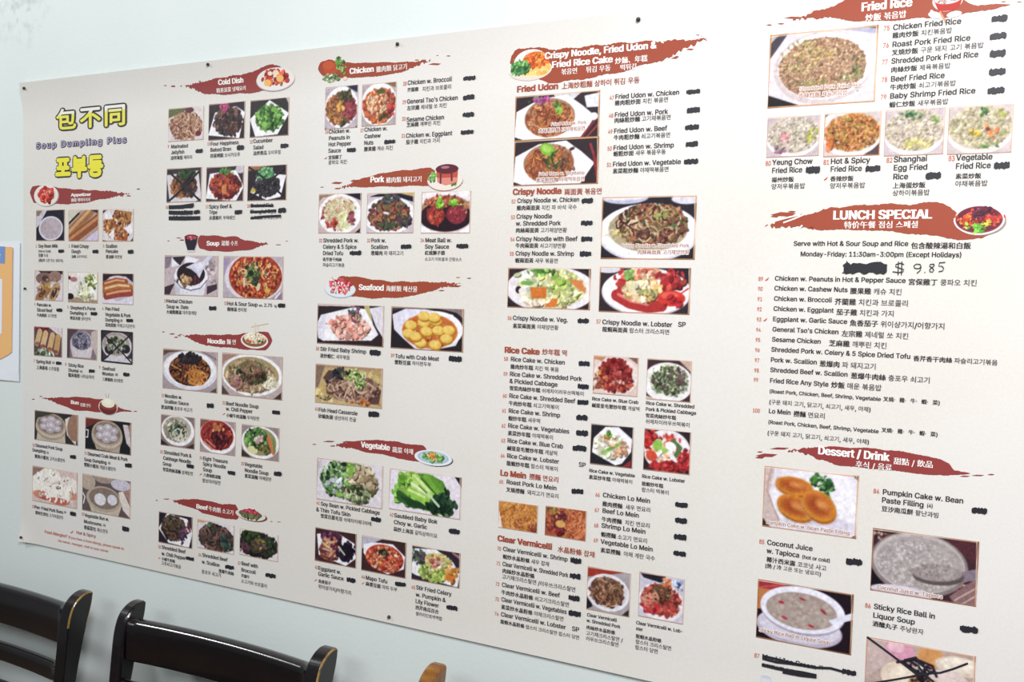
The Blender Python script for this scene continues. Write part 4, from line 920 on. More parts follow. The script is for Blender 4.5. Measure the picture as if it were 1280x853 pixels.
entry('33', [('Pork w.', 460, 587, 565), ('Scallion', 458, 633, 580), ('葱爆肉 파 돼지고기', 458, 678, 690)], (708, 618, 76, 33), (430, 586))
entry('34', [('Meat Ball w.', 842, 586, 1032), ('Soy Sauce', 840, 631, 1012), ('紅燒獅子頭', 840, 676, 982), ('소고기 미트볼과 간장소스', 840, 718, 1102)], (1107, 613, 86, 32), (808, 585))
# --- seafood
sheet(385, 335, 4.159)
h = brush([(150, 60), (170, 45), (250, 44), (350, 62), (450, 72), (550, 72), (640, 72), (740, 72), (800, 78)],
          [(150, 120), (200, 140), (250, 150), (350, 158), (450, 156), (560, 145), (620, 127), (690, 113), (760, 103), (800, 86)], 'R', 'brush',
          specks=((770, 95, 34, 5), (843, 54, 12, 3), (785, 50, 12, 2), (700, 118, 16, 3)), label='brick red heading stroke for seafood')
sprite('header_dish_picture', 98, 42, 256, 162, h, ('e', .5, .6, .5, .38, 'B8C4D0'), ('e', .5, .57, .48, .36, 'DCE4EA'), ('c', .48, .45, .36, .34, 'C83848 D85868 A82838 E08088 B83040', 60, .05), ('c', .48, .5, .3, .25, 'F0D0C8 E8E0D0 F4E4DC', 16, .035), ('l', [(.3, .2), (.22, .05)], .02, 'A82838'), ('l', [(.7, .25), (.8, .05)], .02, 'A82838'))
lettering([('Seafood', 273, 115, 403, .0087), ('海鮮類 해산물', 413, 122, 577, .0062)], h)
photo(60, 186, 400, 413, 'stir fried baby shrimp on a white square plate', '3A2C30', ('p', [(0, 0), (.6, 0), (.5, .05), (0, .06)], 'C8BCC4'), ('p', [(.7, 0), (.78, 0), (.84, .45), (.74, .3)], 'C0B078'), ('p', [(.78, .08), (1, .0), (1, .8), (.88, .5)], 'D8D4E0'), ('p', [(.0, .5), (.06, .28), (.55, .06), (.72, .1), (.92, .7), (.82, .85), (.1, .92), (.02, .85)], WH), ('p', [(.0, .5), (.06, .28), (.15, .25), (.1, .92), (.02, .85)], 'DCD8E6'), ('c', .5, .56, .28, .3, 'E0988A D88070 E8AC9C D89080 F0C0B0', 110, .04, 1.2), ('c', .24, .45, .08, .08, 'E09080 D88878', 8, .035), ('c', .55, .18, .1, .1, '7A6878 5A6A58 8A5A78', 16, .03), ('s', .6, .3, .08, .14, '7A3848 98A888', 16, .1, .012), ('p', [(0, .9), (.12, .94), (0, 1)], K))
photo(442, 200, 812, 440, 'tofu with crab meat in a scalloped dish', '2E2830', ('p', [(.6, 0), (1, 0), (1, .25), (.9, .1)], '8A7A7C'), ('p', [(.0, 0), (.3, 0), (0, .12)], '4A4448'), ('p', [(.02, .2), (.2, .05), (.5, .05), (.85, .15), (.99, .5), (.9, .85), (.6, .98), (.35, .98), (.18, .75), (.05, .55)], 'DCD8EA'), ('e', .62, .5, .37, .42, WH), ('e', .54, .55, .38, .4, 'D8803C'), ('e', .54, .55, .36, .38, 'CC6C34'), ('c', .54, .55, .34, .36, 'D8884C C8602C D89048', 30, .03),
      *[q for cx_, cy_ in ((.28, .42), (.46, .35), (.46, .2), (.62, .3), (.25, .62), (.5, .55), (.66, .52), (.8, .5), (.77, .7), (.42, .82), (.62, .85), (.35, .68), (.6, .22)) for q in (('e', cx_ + .01, cy_ + .03, .085, .115, 'B87C28'), ('e', cx_, cy_, .082, .105, 'E4B84C'), ('e', cx_ - .01, cy_ - .015, .065, .08, 'ECC868'))], frame='C89070')
photo(50, 497, 393, 733, 'fish head casserole in a yellow dish', 'C0A878', ('p', [(0, 0), (1, 0), (1, .15), (.5, .05), (0, .1)], 'A8886A'), ('p', [(0, 0), (.15, 0), (.05, .6), (0, .6)], '8A7060'), ('c', .15, .75, .14, .2, 'D0B880 C8A868 DCC890', 20, .06), ('c', .9, .25, .1, .2, 'C8B078 B89868', 20, .06), ('p', [(.2, .15), (.6, .12), (.98, .55), (.95, .9), (.6, .92), (.3, .75), (.12, .35)], '6A4A44'), ('c', .55, .55, .38, .33, '5A4040 7A584C 8A6858 4A343A 9A7A68 A88470', 190, .035), ('s', .55, .6, .36, .28, 'B89A80 6A4840 9A7060 C8A890', 60, .2, .02), ('c', .35, .2, .14, .12, '2E2C34 3A3840', 26, .035), ('c', .6, .25, .14, .13, 'A8C868 C8DC88 88A850 5A8038 E0E8B0', 60, .025), ('c', .68, .4, .1, .12, '90B858 D0E0A0 6A9040', 30, .025), ('c', .75, .9, .16, .06, 'D08848 C07040', 12, .03))
entry('38', [('Stir Fried Baby Shrimp', 73, 430, 312), ('清炒蝦仁 새우볶음', 72, 466, 227)], (358, 440, 58, 30), (50, 427))
entry('39', [('Tofu with Crab Meat', 460, 468, 688), ('蟹粉豆腐 하이펀두부', 458, 500, 648)], (772, 473, 68, 30), (438, 463))
entry('40', [('Fish Head Casserole', 65, 745, 267), ('砂鍋魚頭 생선머리 전골', 63, 779, 260)], (352, 760, 56, 30), (45, 740))
# --- vegetable
sheet(385, 535, 5.818)
h = brush([(198, 122), (270, 100), (370, 95), (430, 85), (520, 88), (640, 95), (700, 110), (800, 122), (875, 132)],
          [(198, 134), (320, 150), (420, 172), (540, 190), (640, 210), (740, 238), (810, 243), (875, 240)], 'L', 'brushl',
          specks=((58, 118, 16, 3), (165, 97, 44, 5), (300, 100, 40, 6), (190, 130, 20, 4)), label='brick red heading stroke for vegetables')
sprite('header_dish_picture', 785, 138, 1062, 298, h, ('e', .52, .54, .48, .44, '3A2C3C'), ('e', .49, .5, .485, .44, 'E4E8EE'), ('e', .49, .48, .4, .35, 'A8BCD0'), ('e', .49, .47, .34, .28, 'C0D0DC'), ('c', .5, .46, .27, .22, '5A9048 7AB060 3A7038 98C080', 50, .05), ('c', .46, .36, .1, .12, 'D88848 E8B070 B86838', 16, .04), ('c', .55, .55, .1, .08, 'E0B878 D08848', 8, .03))
lettering([('Vegetable', 398, 138, 608, .0088), ('蔬菜 야채', 624, 175, 778, .0064)], h)
photo(80, 215, 552, 590, 'soy bean with pickled cabbage and tofu skin', 'DAD2DC', ('p', [(0, 0), (.1, 0), (0, .5)], 'C8C0CC'), ('c', .3, .45, .22, .38, '5A8048 3A5A38 7AA060 98B880 2E4A34 C8D8C0 B8C8B8', 170, .045), ('c', .55, .3, .2, .25, '6A9048 4A7040 88A868 C0D0B0', 90, .045), ('c', .7, .45, .2, .34, 'B8A080 A89070 C8B898 8A7458 D8CCB0 7A7048', 130, .05), ('c', .6, .75, .2, .18, 'A8B888 889870 C8CCA8 5A6A44 4A5038', 90, .045), ('e', .42, .08, .05, .05, '2A3034'), ('c', .52, .2, .06, .08, '90C050 A8D068', 8, .06), ('e', .47, .52, .05, .05, '8AB858'), ('e', .36, .8, .06, .05, '98C058'), ('c', .33, .5, .1, .12, 'E4E8EC D0DCE0', 12, .045), ('c', .15, .6, .06, .08, 'D8E4E0 6A9068', 10, .04))
photo(606, 292, 1118, 668, 'sauteed baby bok choy with garlic', 'E0D8E4', ('p', [(.9, 0), (1, 0), (1, .25)], '2E2430'), ('p', [(.3, .05), (.55, .02), (.75, .15), (.85, .5), (.88, .85), (.75, .95), (.3, .85), (.08, .72), (.08, .4)], '5A9038'), ('c', .2, .5, .12, .26, '88C048 A0D058 6AA838 78B440', 60, .05), ('c', .28, .2, .16, .14, '90C850 B0DC68 70A838', 40, .05), ('p', [(.1, .55), (.15, .5), (.5, .85), (.35, .9), (.12, .75)], '3A6A34'), ('p', [(.14, .62), (.45, .72), (.6, .88), (.3, .86)], '2A4E30'),
      ('l', [(.38, .15), (.6, .5)], .09, 'A8D460'), ('l', [(.52, .08), (.72, .5)], .08, '7AB440'), ('l', [(.36, .12), (.56, .42)], .03, 'D8ECA0'), ('l', [(.35, .32), (.6, .62)], .09, 'B8DC78'), ('l', [(.32, .3), (.52, .48)], .03, 'E4F0C0'), ('l', [(.3, .48), (.58, .72)], .1, '98CC50'), ('l', [(.28, .46), (.5, .58)], .03, 'D0E898'), ('l', [(.6, .1), (.78, .45)], .06, '68A038'), ('l', [(.45, .15), (.68, .52)], .02, '3A6A2C'), ('l', [(.42, .33), (.62, .6)], .015, '3A6A2C'),
      ('c', .76, .68, .14, .26, '1E3A2C 2A4A34 183028 3A5A3C', 110, .045), ('c', .64, .8, .12, .12, '244430 1C342A', 40, .045), ('l', [(.55, .5), (.7, .75)], .03, 'B8D8A8'))
entry('41', [('Soy Bean w. Pickled Cabbage', 105, 561, 535), ('& Thin Tofu Skin', 72, 602, 322), ('雪菜百葉毛豆 쉬에차이에다마메', 103, 650, 475)], (507, 663, 72, 34), (74, 553))
sheet(385, 640, 5.686)
entry('42', [('Sautéed Baby Bok', 622, 34, 930), ('Choy w. Garlic', 620, 82, 858), ('蒜炒上海苗 갈릭상하이묘', 618, 133, 930)], (1050, 136, 80, 40), (592, 28))
photo(64, 104, 352, 400, 'eggplant with garlic sauce', '4A3034', ('p', [(.05, .2), (.5, .05), (.95, .3), (1, .7), (.75, .98), (.1, .8)], WH), ('c', .4, .25, .22, .2, '5A2C50 6A3A58 4A2444 7A4860', 50, .06), ('c', .35, .65, .22, .26, '8A5040 A86448 6A3A3C 9A5848 7A4044', 70, .05), ('s', .38, .5, .2, .3, 'B87858 D8A888 8A4A44 6A3050', 40, .22, .04), ('c', .78, .55, .18, .24, '2A1C34 3A2840 221830', 60, .07), ('l', [(.2, .42), (.35, .55)], .03, 'D8C880'), ('l', [(.6, .5), (.72, .66)], .035, 'B8D0B0'), ('p', [(0, .88), (.15, 1), (0, 1)], '7A4A44'))
photo(394, 162, 704, 472, 'mapo tofu in a white dish', '4A3034', ('p', [(0, 0), (.5, 0), (.3, .15), (0, .4)], 'B8B4C8'), ('p', [(.05, .25), (.3, .15), (.7, .12), (.97, .4), (.95, .75), (.6, .97), (.3, .85), (.05, .5)], WH), ('e', .52, .55, .42, .38, 'B8402C'), ('c', .52, .55, .39, .35, 'C84A34 D86848 B03A30 E09070 E8B898 A83430 D88050', 190, .045, 1.2), ('c', .5, .4, .12, .12, '3A4A30 5A6038 2E3A2A', 26, .03), ('p', [(.6, 1), (1, .75), (1, 1)], '4A2C34'), ('e', .42, .68, .05, .04, 'E8A848'))
photo(750, 232, 1086, 542, 'stir fried celery with pumpkin and lily flower', '3A3040', ('p', [(0, .1), (.5, .02), (.85, .3), (1, .6), (.95, .98), (.1, .85), (0, .8)], WH), ('p', [(.8, 0), (1, .1), (1, .2), (.85, .08)], 'A87878'), ('c', .15, .3, .16, .22, '3A5A48 2E4A40 5A7A60 7A5068', 50, .05), ('c', .45, .7, .28, .22, 'B8C868 98B850 D0D888 7A9840', 100, .05), ('c', .55, .35, .25, .2, 'D8B070 C8C888 E0C890 B8B868', 90, .05), ('c', .82, .6, .12, .18, 'D89040 E8A850 C87838', 40, .055), ('c', .5, .4, .16, .14, 'D08068 E0B0A0 C86050 F0E0D0', 30, .045), ('p', [(.72, .68), (.88, .68), (.86, .85), (.72, .82)], 'D87C38'))
entry('43', [('Eggplant w.', 85, 408, 247), ('Garlic Sauce', 83, 449, 265), ('魚香茄子', 85, 500, 175), ('위이샹가지/어향가지', 83, 540, 320)], (318, 482, 64, 34), (60, 400), chili=(66, 482))
entry('44', [('Mapo Tofu', 420, 476, 575), ('麻婆豆腐 마파 두부', 420, 520, 645)], (668, 510, 76, 32), (390, 468), chili=(400, 504))
entry('45', [('Stir Fried Celery', 778, 546, 1030), ('w. Pumpkin &', 775, 596, 988), ('Lily Flower', 773, 643, 940), ('西芹南瓜百合', 773, 688, 940), ('셀러리단호박백합', 775, 730, 965)], (1033, 678, 78, 34), (745, 542))

# --- crispy noodle, fried udon and rice cake
sheet(620, 30, 4.061)
h = brush([(78, 190), (85, 155), (110, 135), (180, 122), (250, 128), (320, 135), (420, 122), (520, 113), (620, 102), (700, 97), (800, 91), (860, 87), (950, 80), (1040, 68), (1100, 76)],
          [(78, 215), (100, 240), (240, 290), (280, 301), (330, 298), (420, 285), (560, 262), (680, 235), (760, 212), (840, 190), (900, 172), (960, 140), (1020, 112), (1100, 82)], 'R', 'brush',
          specks=((905, 172, 30, 8), (990, 132, 20, 4), (1030, 60, 10, 2)), jag=.8, label='large brick red heading stroke for crispy noodle and udon')
strokes('print_gap', [[(1035, 76), (1060, 72), (1085, 78)], [(845, 96), (858, 100)], [(925, 84), (960, 79)], [(885, 180), (915, 165), (945, 150)]], 5, h, 'white', layer=1.2)
sprite('header_dish_picture', 74, 142, 298, 288, h, ('e', .48, .62, .48, .33, 'F4F0EC'), ('e', .5, .4, .38, .38, 'F4F0EC'), ('e', .47, .68, .45, .26, 'DCD0C4'), ('e', .6, .6, .34, .22, 'E4B868'), ('s', .6, .68, .32, .14, 'F0D088 D8A048 E8C070', 40, .2, .02), ('e', .6, .34, .28, .24, 'D86828'), ('c', .6, .36, .26, .22, 'E07830 C85024 F09040 D06028', 50, .05), ('c', .25, .55, .2, .17, '4A8040 2E6038 6AA050 3A7040', 40, .06), ('c', .25, .4, .12, .12, '58904A 70A858', 14, .05))
lettering([('Crispy Noodle, Fried Udon &', 255, 182, 818, .0086), ('Fried Rice Cake', 290, 226, 598, .0086), ('炒麵、年糕', 610, 208, 775, .007), ('볶음면', 337, 262, 420, .006), ('튀김 우동', 462, 252, 588, .006), ('떡튀김', 635, 240, 720, .006)], h)
lettering([('Fried Udon', 112, 349, 322, .0083)], BANNER, 'section_title', 'title')
lettering([('上海炒粗麵 상하이 튀김 우동', 338, 334, 734, .006)], BANNER, 'section_title', 'title', layer=3)
def udon(extra): return [('p', [(.0, .9), (.02, .35), (.3, .1), (.62, .05), (.8, .3), (.95, .55), (.8, .97), (.1, .97)], WH), ('e', .42, .52, .3, .42, 'A88068'), ('s', .42, .55, .28, .38, 'B86A38 9A5030 D09050 A85838 7A3C2C C88048 8A4A38', 240, .16, .014)] + extra
ph = photo(106, 372, 527, 575, 'fried udon with pork on a white dish', '3A2C34', ('p', [(.45, .0), (.8, 0), (.7, .15), (.5, .12)], 'C8C4D0'), ('p', [(.82, .1), (1, .05), (.99, .35), (.85, .35)], 'D8D8E4'), *udon([('c', .3, .12, .12, .1, 'B84898 A83888 5A7A48 C870A8', 30, .025), ('e', .53, .38, .045, .08, '90C048', .5), ('c', .5, .25, .05, .1, '4A7838 6A9848', 10, .025)]), ('l', [(.8, .98), (.98, .55)], .025, '8A3034'), ('l', [(.86, .98), (1, .7)], .02, 'A03C3C'), ('e', .93, .55, .05, .08, 'E8E8F0'), frame='C88A50', tilt=1)
caption([('Fried Udon w. Pork', 285, 520, 465), ('肉絲粗炒麵 고기채볶음면', 222, 556, 458)], ph)
ph = photo(100, 598, 522, 812, 'fried udon with vegetable on a white dish', '3A2C34', *udon([('c', .6, .5, .14, .25, '5A3830 7A5038 8A6040', 30, .03), ('e', .4, .22, .09, .13, '80B838', .4), ('e', .39, .2, .06, .08, 'A0D058', .4), ('s', .48, .45, .12, .2, '4A6838 3A5030', 10, .1, .02)]), ('l', [(.9, .15), (.98, .6)], .025, 'A83440'), ('l', [(.94, .4), (1, .98)], .03, '8A2C34'), frame='C88A50', tilt=1)
caption([('Fried Udon w. Vegetable', 222, 772, 455), ('素菜粗炒麵 야채떡볶음면', 210, 806, 455)], ph)
entry('47', [('Fried Udon w. Chicken', 610, 384, 935), ('雞肉粗炒面 치킨 볶음면', 608, 417, 880)], (1007, 346, 70, 24), (582, 388))
entry('48', [('Fried Udon w. Pork', 607, 475, 877), ('肉絲粗炒麵 고기채볶음면', 605, 505, 893)], (1008, 439, 66, 30), (578, 478))
entry('49', [('Fried Udon w. Beef', 603, 557, 873), ('牛肉粗炒麵 쇠고기볶음면', 602, 592, 890)], (1000, 526, 70, 28), (574, 559))
entry('50', [('Fried Udon w. Shrimp', 600, 642, 908), ('蝦粗炒面 새우 볶음우동', 600, 674, 867)], (1000, 612, 62, 28), (570, 645))
entry('51', [('Fried Udon w. Vegetable', 597, 725, 943), ('素菜粗炒麵 야채떡볶음면', 597, 761, 882)], (995, 700, 72, 26), (567, 727))
sheet(620, 220, 4.061)
lettering([('Crispy Noodle', 91, 97, 338, .0083)], BANNER, 'section_title', 'title')
lettering([('兩面黃 볶음면', 351, 98, 543, .0065)], BANNER, 'section_title', 'title')
ph = photo(545, 110, 1012, 426, 'crispy noodle with shredded pork on an oval plate', '2E2834', ('e', .25, .02, .25, .1, 'B8B8D0'), ('e', .25, .0, .24, .06, 'D8D8EA'), ('e', .9, .05, .16, .09, 'D0CCDC'), ('e', .5, .58, .54, .46, 'D0CCDA'), ('e', .5, .56, .52, .44, 'EAE8F2'), ('e', .5, .52, .42, .36, 'B0A080'), ('c', .25, .55, .14, .16, 'D8C060 E4D080 C8B050 A89048', 50, .022), ('c', .54, .45, .37, .32, '6A4038 8A5844 5A3430 A87050 4A3434 9A6848 6A5A38', 280, .03), ('s', .52, .42, .34, .3, '9A5A44 C08858 6A3A34 B8A070 5A6840 D8C0A0 4A2C30', 140, .14, .014), ('c', .62, .3, .1, .08, '7A8A48 98A860', 14, .02), ('s', .1, .62, .08, .1, 'E0D4B0 C8C0A8', 16, .07, .006), ('p', [(.9, 1), (1, .88), (1, 1)], K), frame='C88A50', tilt=1)
caption([('Crispy Noodle w. Shredded Pork', 640, 362, 985), ('肉絲兩面黃 고기채양면황', 722, 398, 985)], ph)
entry('52', [('Crispy Noodle w. Chicken', 113, 138, 428), ('雞肉兩面黃 치킨 파 바삭 국수', 110, 176, 415)], (470, 127, 58, 28), (84, 140))
entry('53', [('Crispy Noodle', 109, 218, 290), ('w. Shredded Pork', 106, 253, 333), ('肉絲兩面黃 고기채양면황', 105, 289, 365)], (466, 240, 60, 26), (81, 220))
entry('54', [('Crispy Noodle with Beef', 107, 331, 418), ('牛肉兩面黃 쇠고기양면황', 104, 366, 360)], (466, 321, 58, 26), (78, 332))
entry('55', [('Crispy Noodle w. Shrimp', 104, 404, 401), ('蝦兩面黃 새우 볶음면', 102, 441, 320)], (460, 396, 58, 28), (75, 405))
photo(68, 466, 480, 682, 'crispy noodle with vegetables and carrot', '3A2C34', ('e', .52, .52, .54, .56, 'E6E0E6'), ('e', .53, .5, .42, .48, 'D8D0A8'), ('c', .6, .5, .3, .42, 'D8D488 C8D090 E4DCA8 B8C868 E8E4C0', 160, .04), ('c', .3, .4, .16, .3, 'E0E0C8 D0D8A8 E8E4D8', 50, .04), ('c', .4, .08, .14, .08, '6AA848 4A8038 90C060', 20, .04), ('p', [(.28, .48), (.48, .47), (.48, .74), (.3, .76)], 'D87830'), ('p', [(.48, .76), (.62, .74), (.6, .95), (.47, .96)], 'DC7C38'), ('p', [(.72, .25), (.9, .3), (.95, .6), (.85, .5)], 'D88048'), ('e', .24, .38, .08, .06, '78B058'), ('e', .14, .55, .04, .09, '3A2A30'), ('e', .19, .58, .05, .09, 'E8E4E0'), ('c', .35, .88, .16, .08, 'ECDCC8 E0C8B0', 24, .04), ('c', .65, .35, .1, .15, 'A8C858 90B848', 16, .04), ('p', [(.0, .85), (.1, 1), (0, 1)], K), ('p', [(.9, 0), (1, 0), (1, .2)], K), frame='C88A60')
photo(532, 462, 985, 706, 'red crispy noodle lobster on a white plate', '3A3038', ('e', .1, .06, .14, .08, 'D0CCD8'), ('p', [(.8, .0), (1, 0), (1, .35)], '2E2834'), ('e', .52, .54, .49, .52, 'C4BCC8'), ('e', .52, .52, .48, .5, WH), ('c', .3, .42, .13, .28, 'B83030 C84438 A02830 D86858', 60, .04), ('l', [(.2, .62), (.35, .78), (.55, .86), (.7, .82)], .12, 'B83434'), ('l', [(.22, .6), (.37, .74), (.55, .8)], .03, 'E08078'), ('c', .55, .2, .2, .16, 'D89070 E8B898 C86050 F0D8B8', 60, .04), ('c', .78, .25, .12, .22, 'B83438 C84840 A82C34', 50, .045), ('c', .48, .5, .2, .22, 'E0C090 D8A868 C89058 F0DCC0 B89850', 90, .04), ('c', .42, .4, .08, .08, 'ECE4C8 E0D4A8', 8, .05), ('c', .55, .55, .12, .06, 'A8A868 C8B878', 12, .035), ('e', .8, .66, .15, .17, 'D83C30'), ('e', .78, .6, .09, .08, 'E86050'), ('c', .84, .7, .1, .1, 'C82C30 B82830', 12, .04), ('l', [(.9, .55), (.97, .45), (1, .42)], .015, 'C83838'), ('c', .33, .2, .05, .08, '6A9840 88B058', 8, .035), frame='C88A60')
entry('56', [('Crispy Noodle w. Veg.', 90, 731, 370), ('素菜兩面黃 야채양면황', 90, 772, 322)], (448, 736, 58, 26), (64, 730))
entry('57', [('Crispy Noodle w. Lobster', 543, 752, 898), ('SP', 927, 765, 967), ('龍蝦兩面黃 랍스터 크리스피면', 543, 790, 885)], None, (513, 748))
sheet(610, 420, 4.489)
lettering([('Rice Cake', 98, 93, 295, .0083)], BANNER, 'section_title', 'title')
lettering([('炒年糕 떡', 308, 105, 450, .0065)], BANNER, 'section_title', 'title')
entry('58', [('Rice Cake w. Chicken', 132, 141, 437), ('雞肉炒年糕 치킨 떡 볶음', 131, 184, 403)], (545, 155, 62, 30), (95, 138))
entry('59', [('Rice Cake w. Shredded Pork', 127, 224, 532), ('& Pickled Cabbage', 126, 264, 396), ('雪菜肉絲炒年糕 쉬에차이러우쓰떡볶이', 125, 304, 545)], (540, 284, 62, 30), (92, 222))
entry('60', [('Rice Cake w. Shredded Beef', 123, 346, 495), ('牛肉炒年糕 쇠고기떡볶이', 121, 389, 405)], (538, 372, 62, 30), (88, 345))
entry('61', [('Rice Cake w. Shrimp', 120, 430, 411), ('蝦炒年糕 새우떡', 119, 473, 300)], (532, 458, 64, 32), (84, 428))
entry('62', [('Rice Cake w. Vegetables', 117, 513, 462), ('素菜炒年糕 야채떡볶이', 116, 556, 373)], (533, 545, 66, 34), (81, 512))
entry('63', [('Rice Cake w. Blue Crab', 114, 597, 427), ('鹹蛋皇毛蟹炒年糕 게살떡', 112, 640, 396)], (518, 630, 78, 34), (79, 595))
entry('64', [('Rice Cake w. Lobster', 111, 682, 404), ('SP', 513, 732, 553), ('龍蝦炒年糕 랍스터 떡볶이', 109, 725, 400)], None, (76, 680))
lettering([('Lo Mein', 74, 781, 220, .0083)], BANNER, 'section_title', 'title')
lettering([('撈麵 면요리', 236, 803, 403, .0065)], BANNER, 'section_title', 'title')
ph = photo(598, 108, 842, 342, 'blue crab rice cake', 'D8C0B8', ('e', .5, .5, .5, .5, 'E2D0CC'), ('p', [(.75, 0), (1, 0), (1, .2)], '8A6058'), ('p', [(0, 0), (.3, 0), (.2, .15), (0, .1)], 'C88C68'), ('c', .5, .45, .34, .38, '9A2C2C A83434 8A2428 B84440 7A2028', 170, .06), ('c', .5, .7, .36, .18, 'A83C34 8A3030 C86850', 50, .055), ('c', .12, .75, .1, .16, '8A4A30 A86040', 16, .04), ('c', .15, .45, .1, .12, 'D8A048 C88838', 8, .04), ('c', .55, .45, .1, .15, 'C05850 B04840', 16, .04), ('c', .55, .65, .14, .08, 'C88078 D09890', 8, .04))
caption([('Rice Cake w. Blue Crab', 587, 360, 848)], ph, m='name'); caption([('鹹蛋皇毛蟹炒年糕 게살떡', 586, 399, 857)], ph, m='name')
ph = photo(898, 126, 1140, 374, 'rice cake with shredded pork and pickled cabbage', '4A3438', ('p', [(.7, 0), (1, 0), (1, .3)], 'C8A898'), ('e', .48, .56, .56, .48, 'E4E0E2'), ('c', .5, .5, .42, .36, 'D8DCC8 C8D0B8 E4E8DC B8C8A0 9AA888', 130, .055), ('c', .52, .5, .4, .34, '5A7048 3A4A34 7A8A60 6A5048 5A4044', 110, .035), ('c', .8, .4, .12, .2, '7A5A58 6A5060 8A7068', 26, .04), ('p', [(0, .9), (.3, 1), (0, 1)], 'C8B8B0'))
caption([('Rice Cake w. Shredded', 889, 384, 1163), ('Pork & Pickled Cabbage', 888, 418, 1173), ('雪菜肉絲炒年糕', 887, 456, 1060)], ph, m='name'); caption([('쉬에차이러우쓰떡볶이', 887, 490, 1138)], ph, m='kor')
ph = photo(583, 490, 814, 745, 'rice cake with vegetables', '2E2C34', ('p', [(.35, .06), (.65, .04), (.97, .3), (.95, .6), (.75, .9), (.6, .96), (.05, .7), (.08, .35)], WH), ('p', [(.75, .98), (.95, .8), (.95, .95)], 'A83040'), ('c', .45, .5, .34, .3, 'E0DCC8 E8E0D0 D0D0B8 DCC8B0', 80, .06), ('l', [(.3, .7), (.5, .55), (.72, .42)], .07, '78B048'), ('l', [(.28, .72), (.4, .64)], .05, '98C868'), ('c', .7, .6, .16, .16, 'D8A078 E0B090 C88868', 30, .05), ('p', [(.32, .25), (.48, .28), (.46, .38), (.32, .36)], 'DC7038'), ('c', .42, .24, .07, .05, '68A048 88B860', 8, .05))
caption([('Rice Cake w. Vegetable', 571, 762, 830)], ph, m='name'); caption([('素菜炒年糕 야채떡볶이', 570, 801, 817)], ph, m='name')
ph = photo(882, 516, 1135, 780, 'rice cake with lobster', '3A2830', ('e', .5, .5, .5, .5, 'E6E0E6'), ('c', .15, .35, .16, .28, 'C83430 D84C40 B02830', 50, .07), ('c', .85, .65, .14, .25, 'C03034 D04840 A82C34', 50, .06), ('c', .5, .85, .34, .12, 'B83034 C84040 982830', 50, .06), ('c', .55, .22, .16, .12, 'C83C34 D85C48', 26, .06), ('c', .4, .5, .2, .2, 'E8E0D8 D89868 E0C0A8 F0E8E0', 50, .06), ('e', .3, .38, .1, .13, '90C850', .3), ('e', .45, .48, .08, .06, 'A0D060', .5), ('l', [(.62, .25), (.78, .4), (.68, .6)], .09, '5A7A48'), ('e', .58, .38, .12, .1, 'F0ECF0', .4), ('e', .62, .62, .14, .05, 'E8E4E8', .8), ('e', .18, .65, .12, .12, 'D85038'), ('c', .35, .72, .1, .06, 'E8C8B0 D8A088', 8, .05))
caption([('Rice Cake w. Lobster', 867, 794, 1110)], ph, m='name'); caption([('龍蝦炒年糕', 866, 838, 988)], ph, m='name')
sheet(610, 580, 3.554)
caption([('랍스터 떡볶이', 685, 122, 808)], ph, m='kor')
entry('65', [('Roast Pork Lo Mein', 86, 87, 310), ('叉燒撈麵  돼지고기 면요리', 85, 122, 320)], (402, 121, 52, 24), (54, 85))
photo(53, 160, 223, 308, 'golden lo mein noodles', 'C88848', ('s', .5, .5, .5, .5, 'D89848 E8B060 C07838 B86834 E0A458 A85C30', 260, .25, .022), ('c', .7, .75, .3, .2, '8A4434 9A5844 A84C3C', 40, .05), ('s', .5, .5, .48, .48, 'E0A050 C88040 A86038', 90, .25, .02), ('p', [(0, .2), (.12, 1), (0, 1)], 'E8D8D0'))
photo(260, 183, 438, 344, 'dark red lo mein noodles with meat', 'A85838', ('s', .5, .5, .5, .5, 'B8623C D08850 8A3C30 C87848 6A3430 A85034', 240, .28, .022), ('c', .4, .45, .22, .28, '8A4034 7A3040 D8944C 6A2C34', 50, .06), ('e', .38, .55, .12, .12, 'E0A860'), ('c', .2, .15, .16, .1, '5A5A34 C89850', 12, .05), ('c', .35, .8, .16, .1, '8A2C34 A03C38', 16, .06), ('s', .75, .5, .24, .45, 'C87048 B05838 D88C58', 60, .3, .024))
entry('66', [('Chicken Lo Mein', 513, 146, 725), ('雞肉撈麵  새우 면요리', 511, 186, 727)], (863, 181, 56, 24), (480, 143))
entry('67', [('Beef Lo Mein', 511, 215, 675), ('牛肉撈麵  치킨 면요리', 508, 254, 725)], (861, 250, 54, 26), (477, 211))
entry('68', [('Shrimp Lo Mein', 507, 281, 705), ('蝦撈麵 소고기 면요리', 505, 321, 713)], (858, 324, 56, 26), (474, 279))
entry('69', [('Vegetable Lo Mein', 504, 352, 737), ('素菜撈麵  야채 계란 국수', 503, 391, 747)], (855, 397, 58, 24), (472, 345))
lettering([('Clear Vermicelli', 47, 340, 290, .0083)], BANNER, 'section_title', 'title')
lettering([('水晶粉條 잡채', 313, 389, 480, .0065)], BANNER, 'section_title', 'title')
entry('70', [('Clear Vermicelli w. Shrimp', 71, 384, 360), ('蝦炒水晶粉條 새우 잡채', 70, 419, 278)], (395, 428, 50, 26), (45, 381))
entry('71', [('Clear Vermicelli w. Shredded Pork', 69, 451, 362), ('肉絲炒水晶粉條', 68, 482, 212), ('고기채크리스탈면 /러우쓰크리스탈면', 67, 508, 396)], (392, 497, 48, 26), (42, 447))
entry('72', [('Clear Vermicelli w. Beef', 66, 543, 325), ('牛肉炒水晶粉條 쇠고기크리스탈면', 64, 577, 367)], (388, 595, 50, 26), (38, 538))
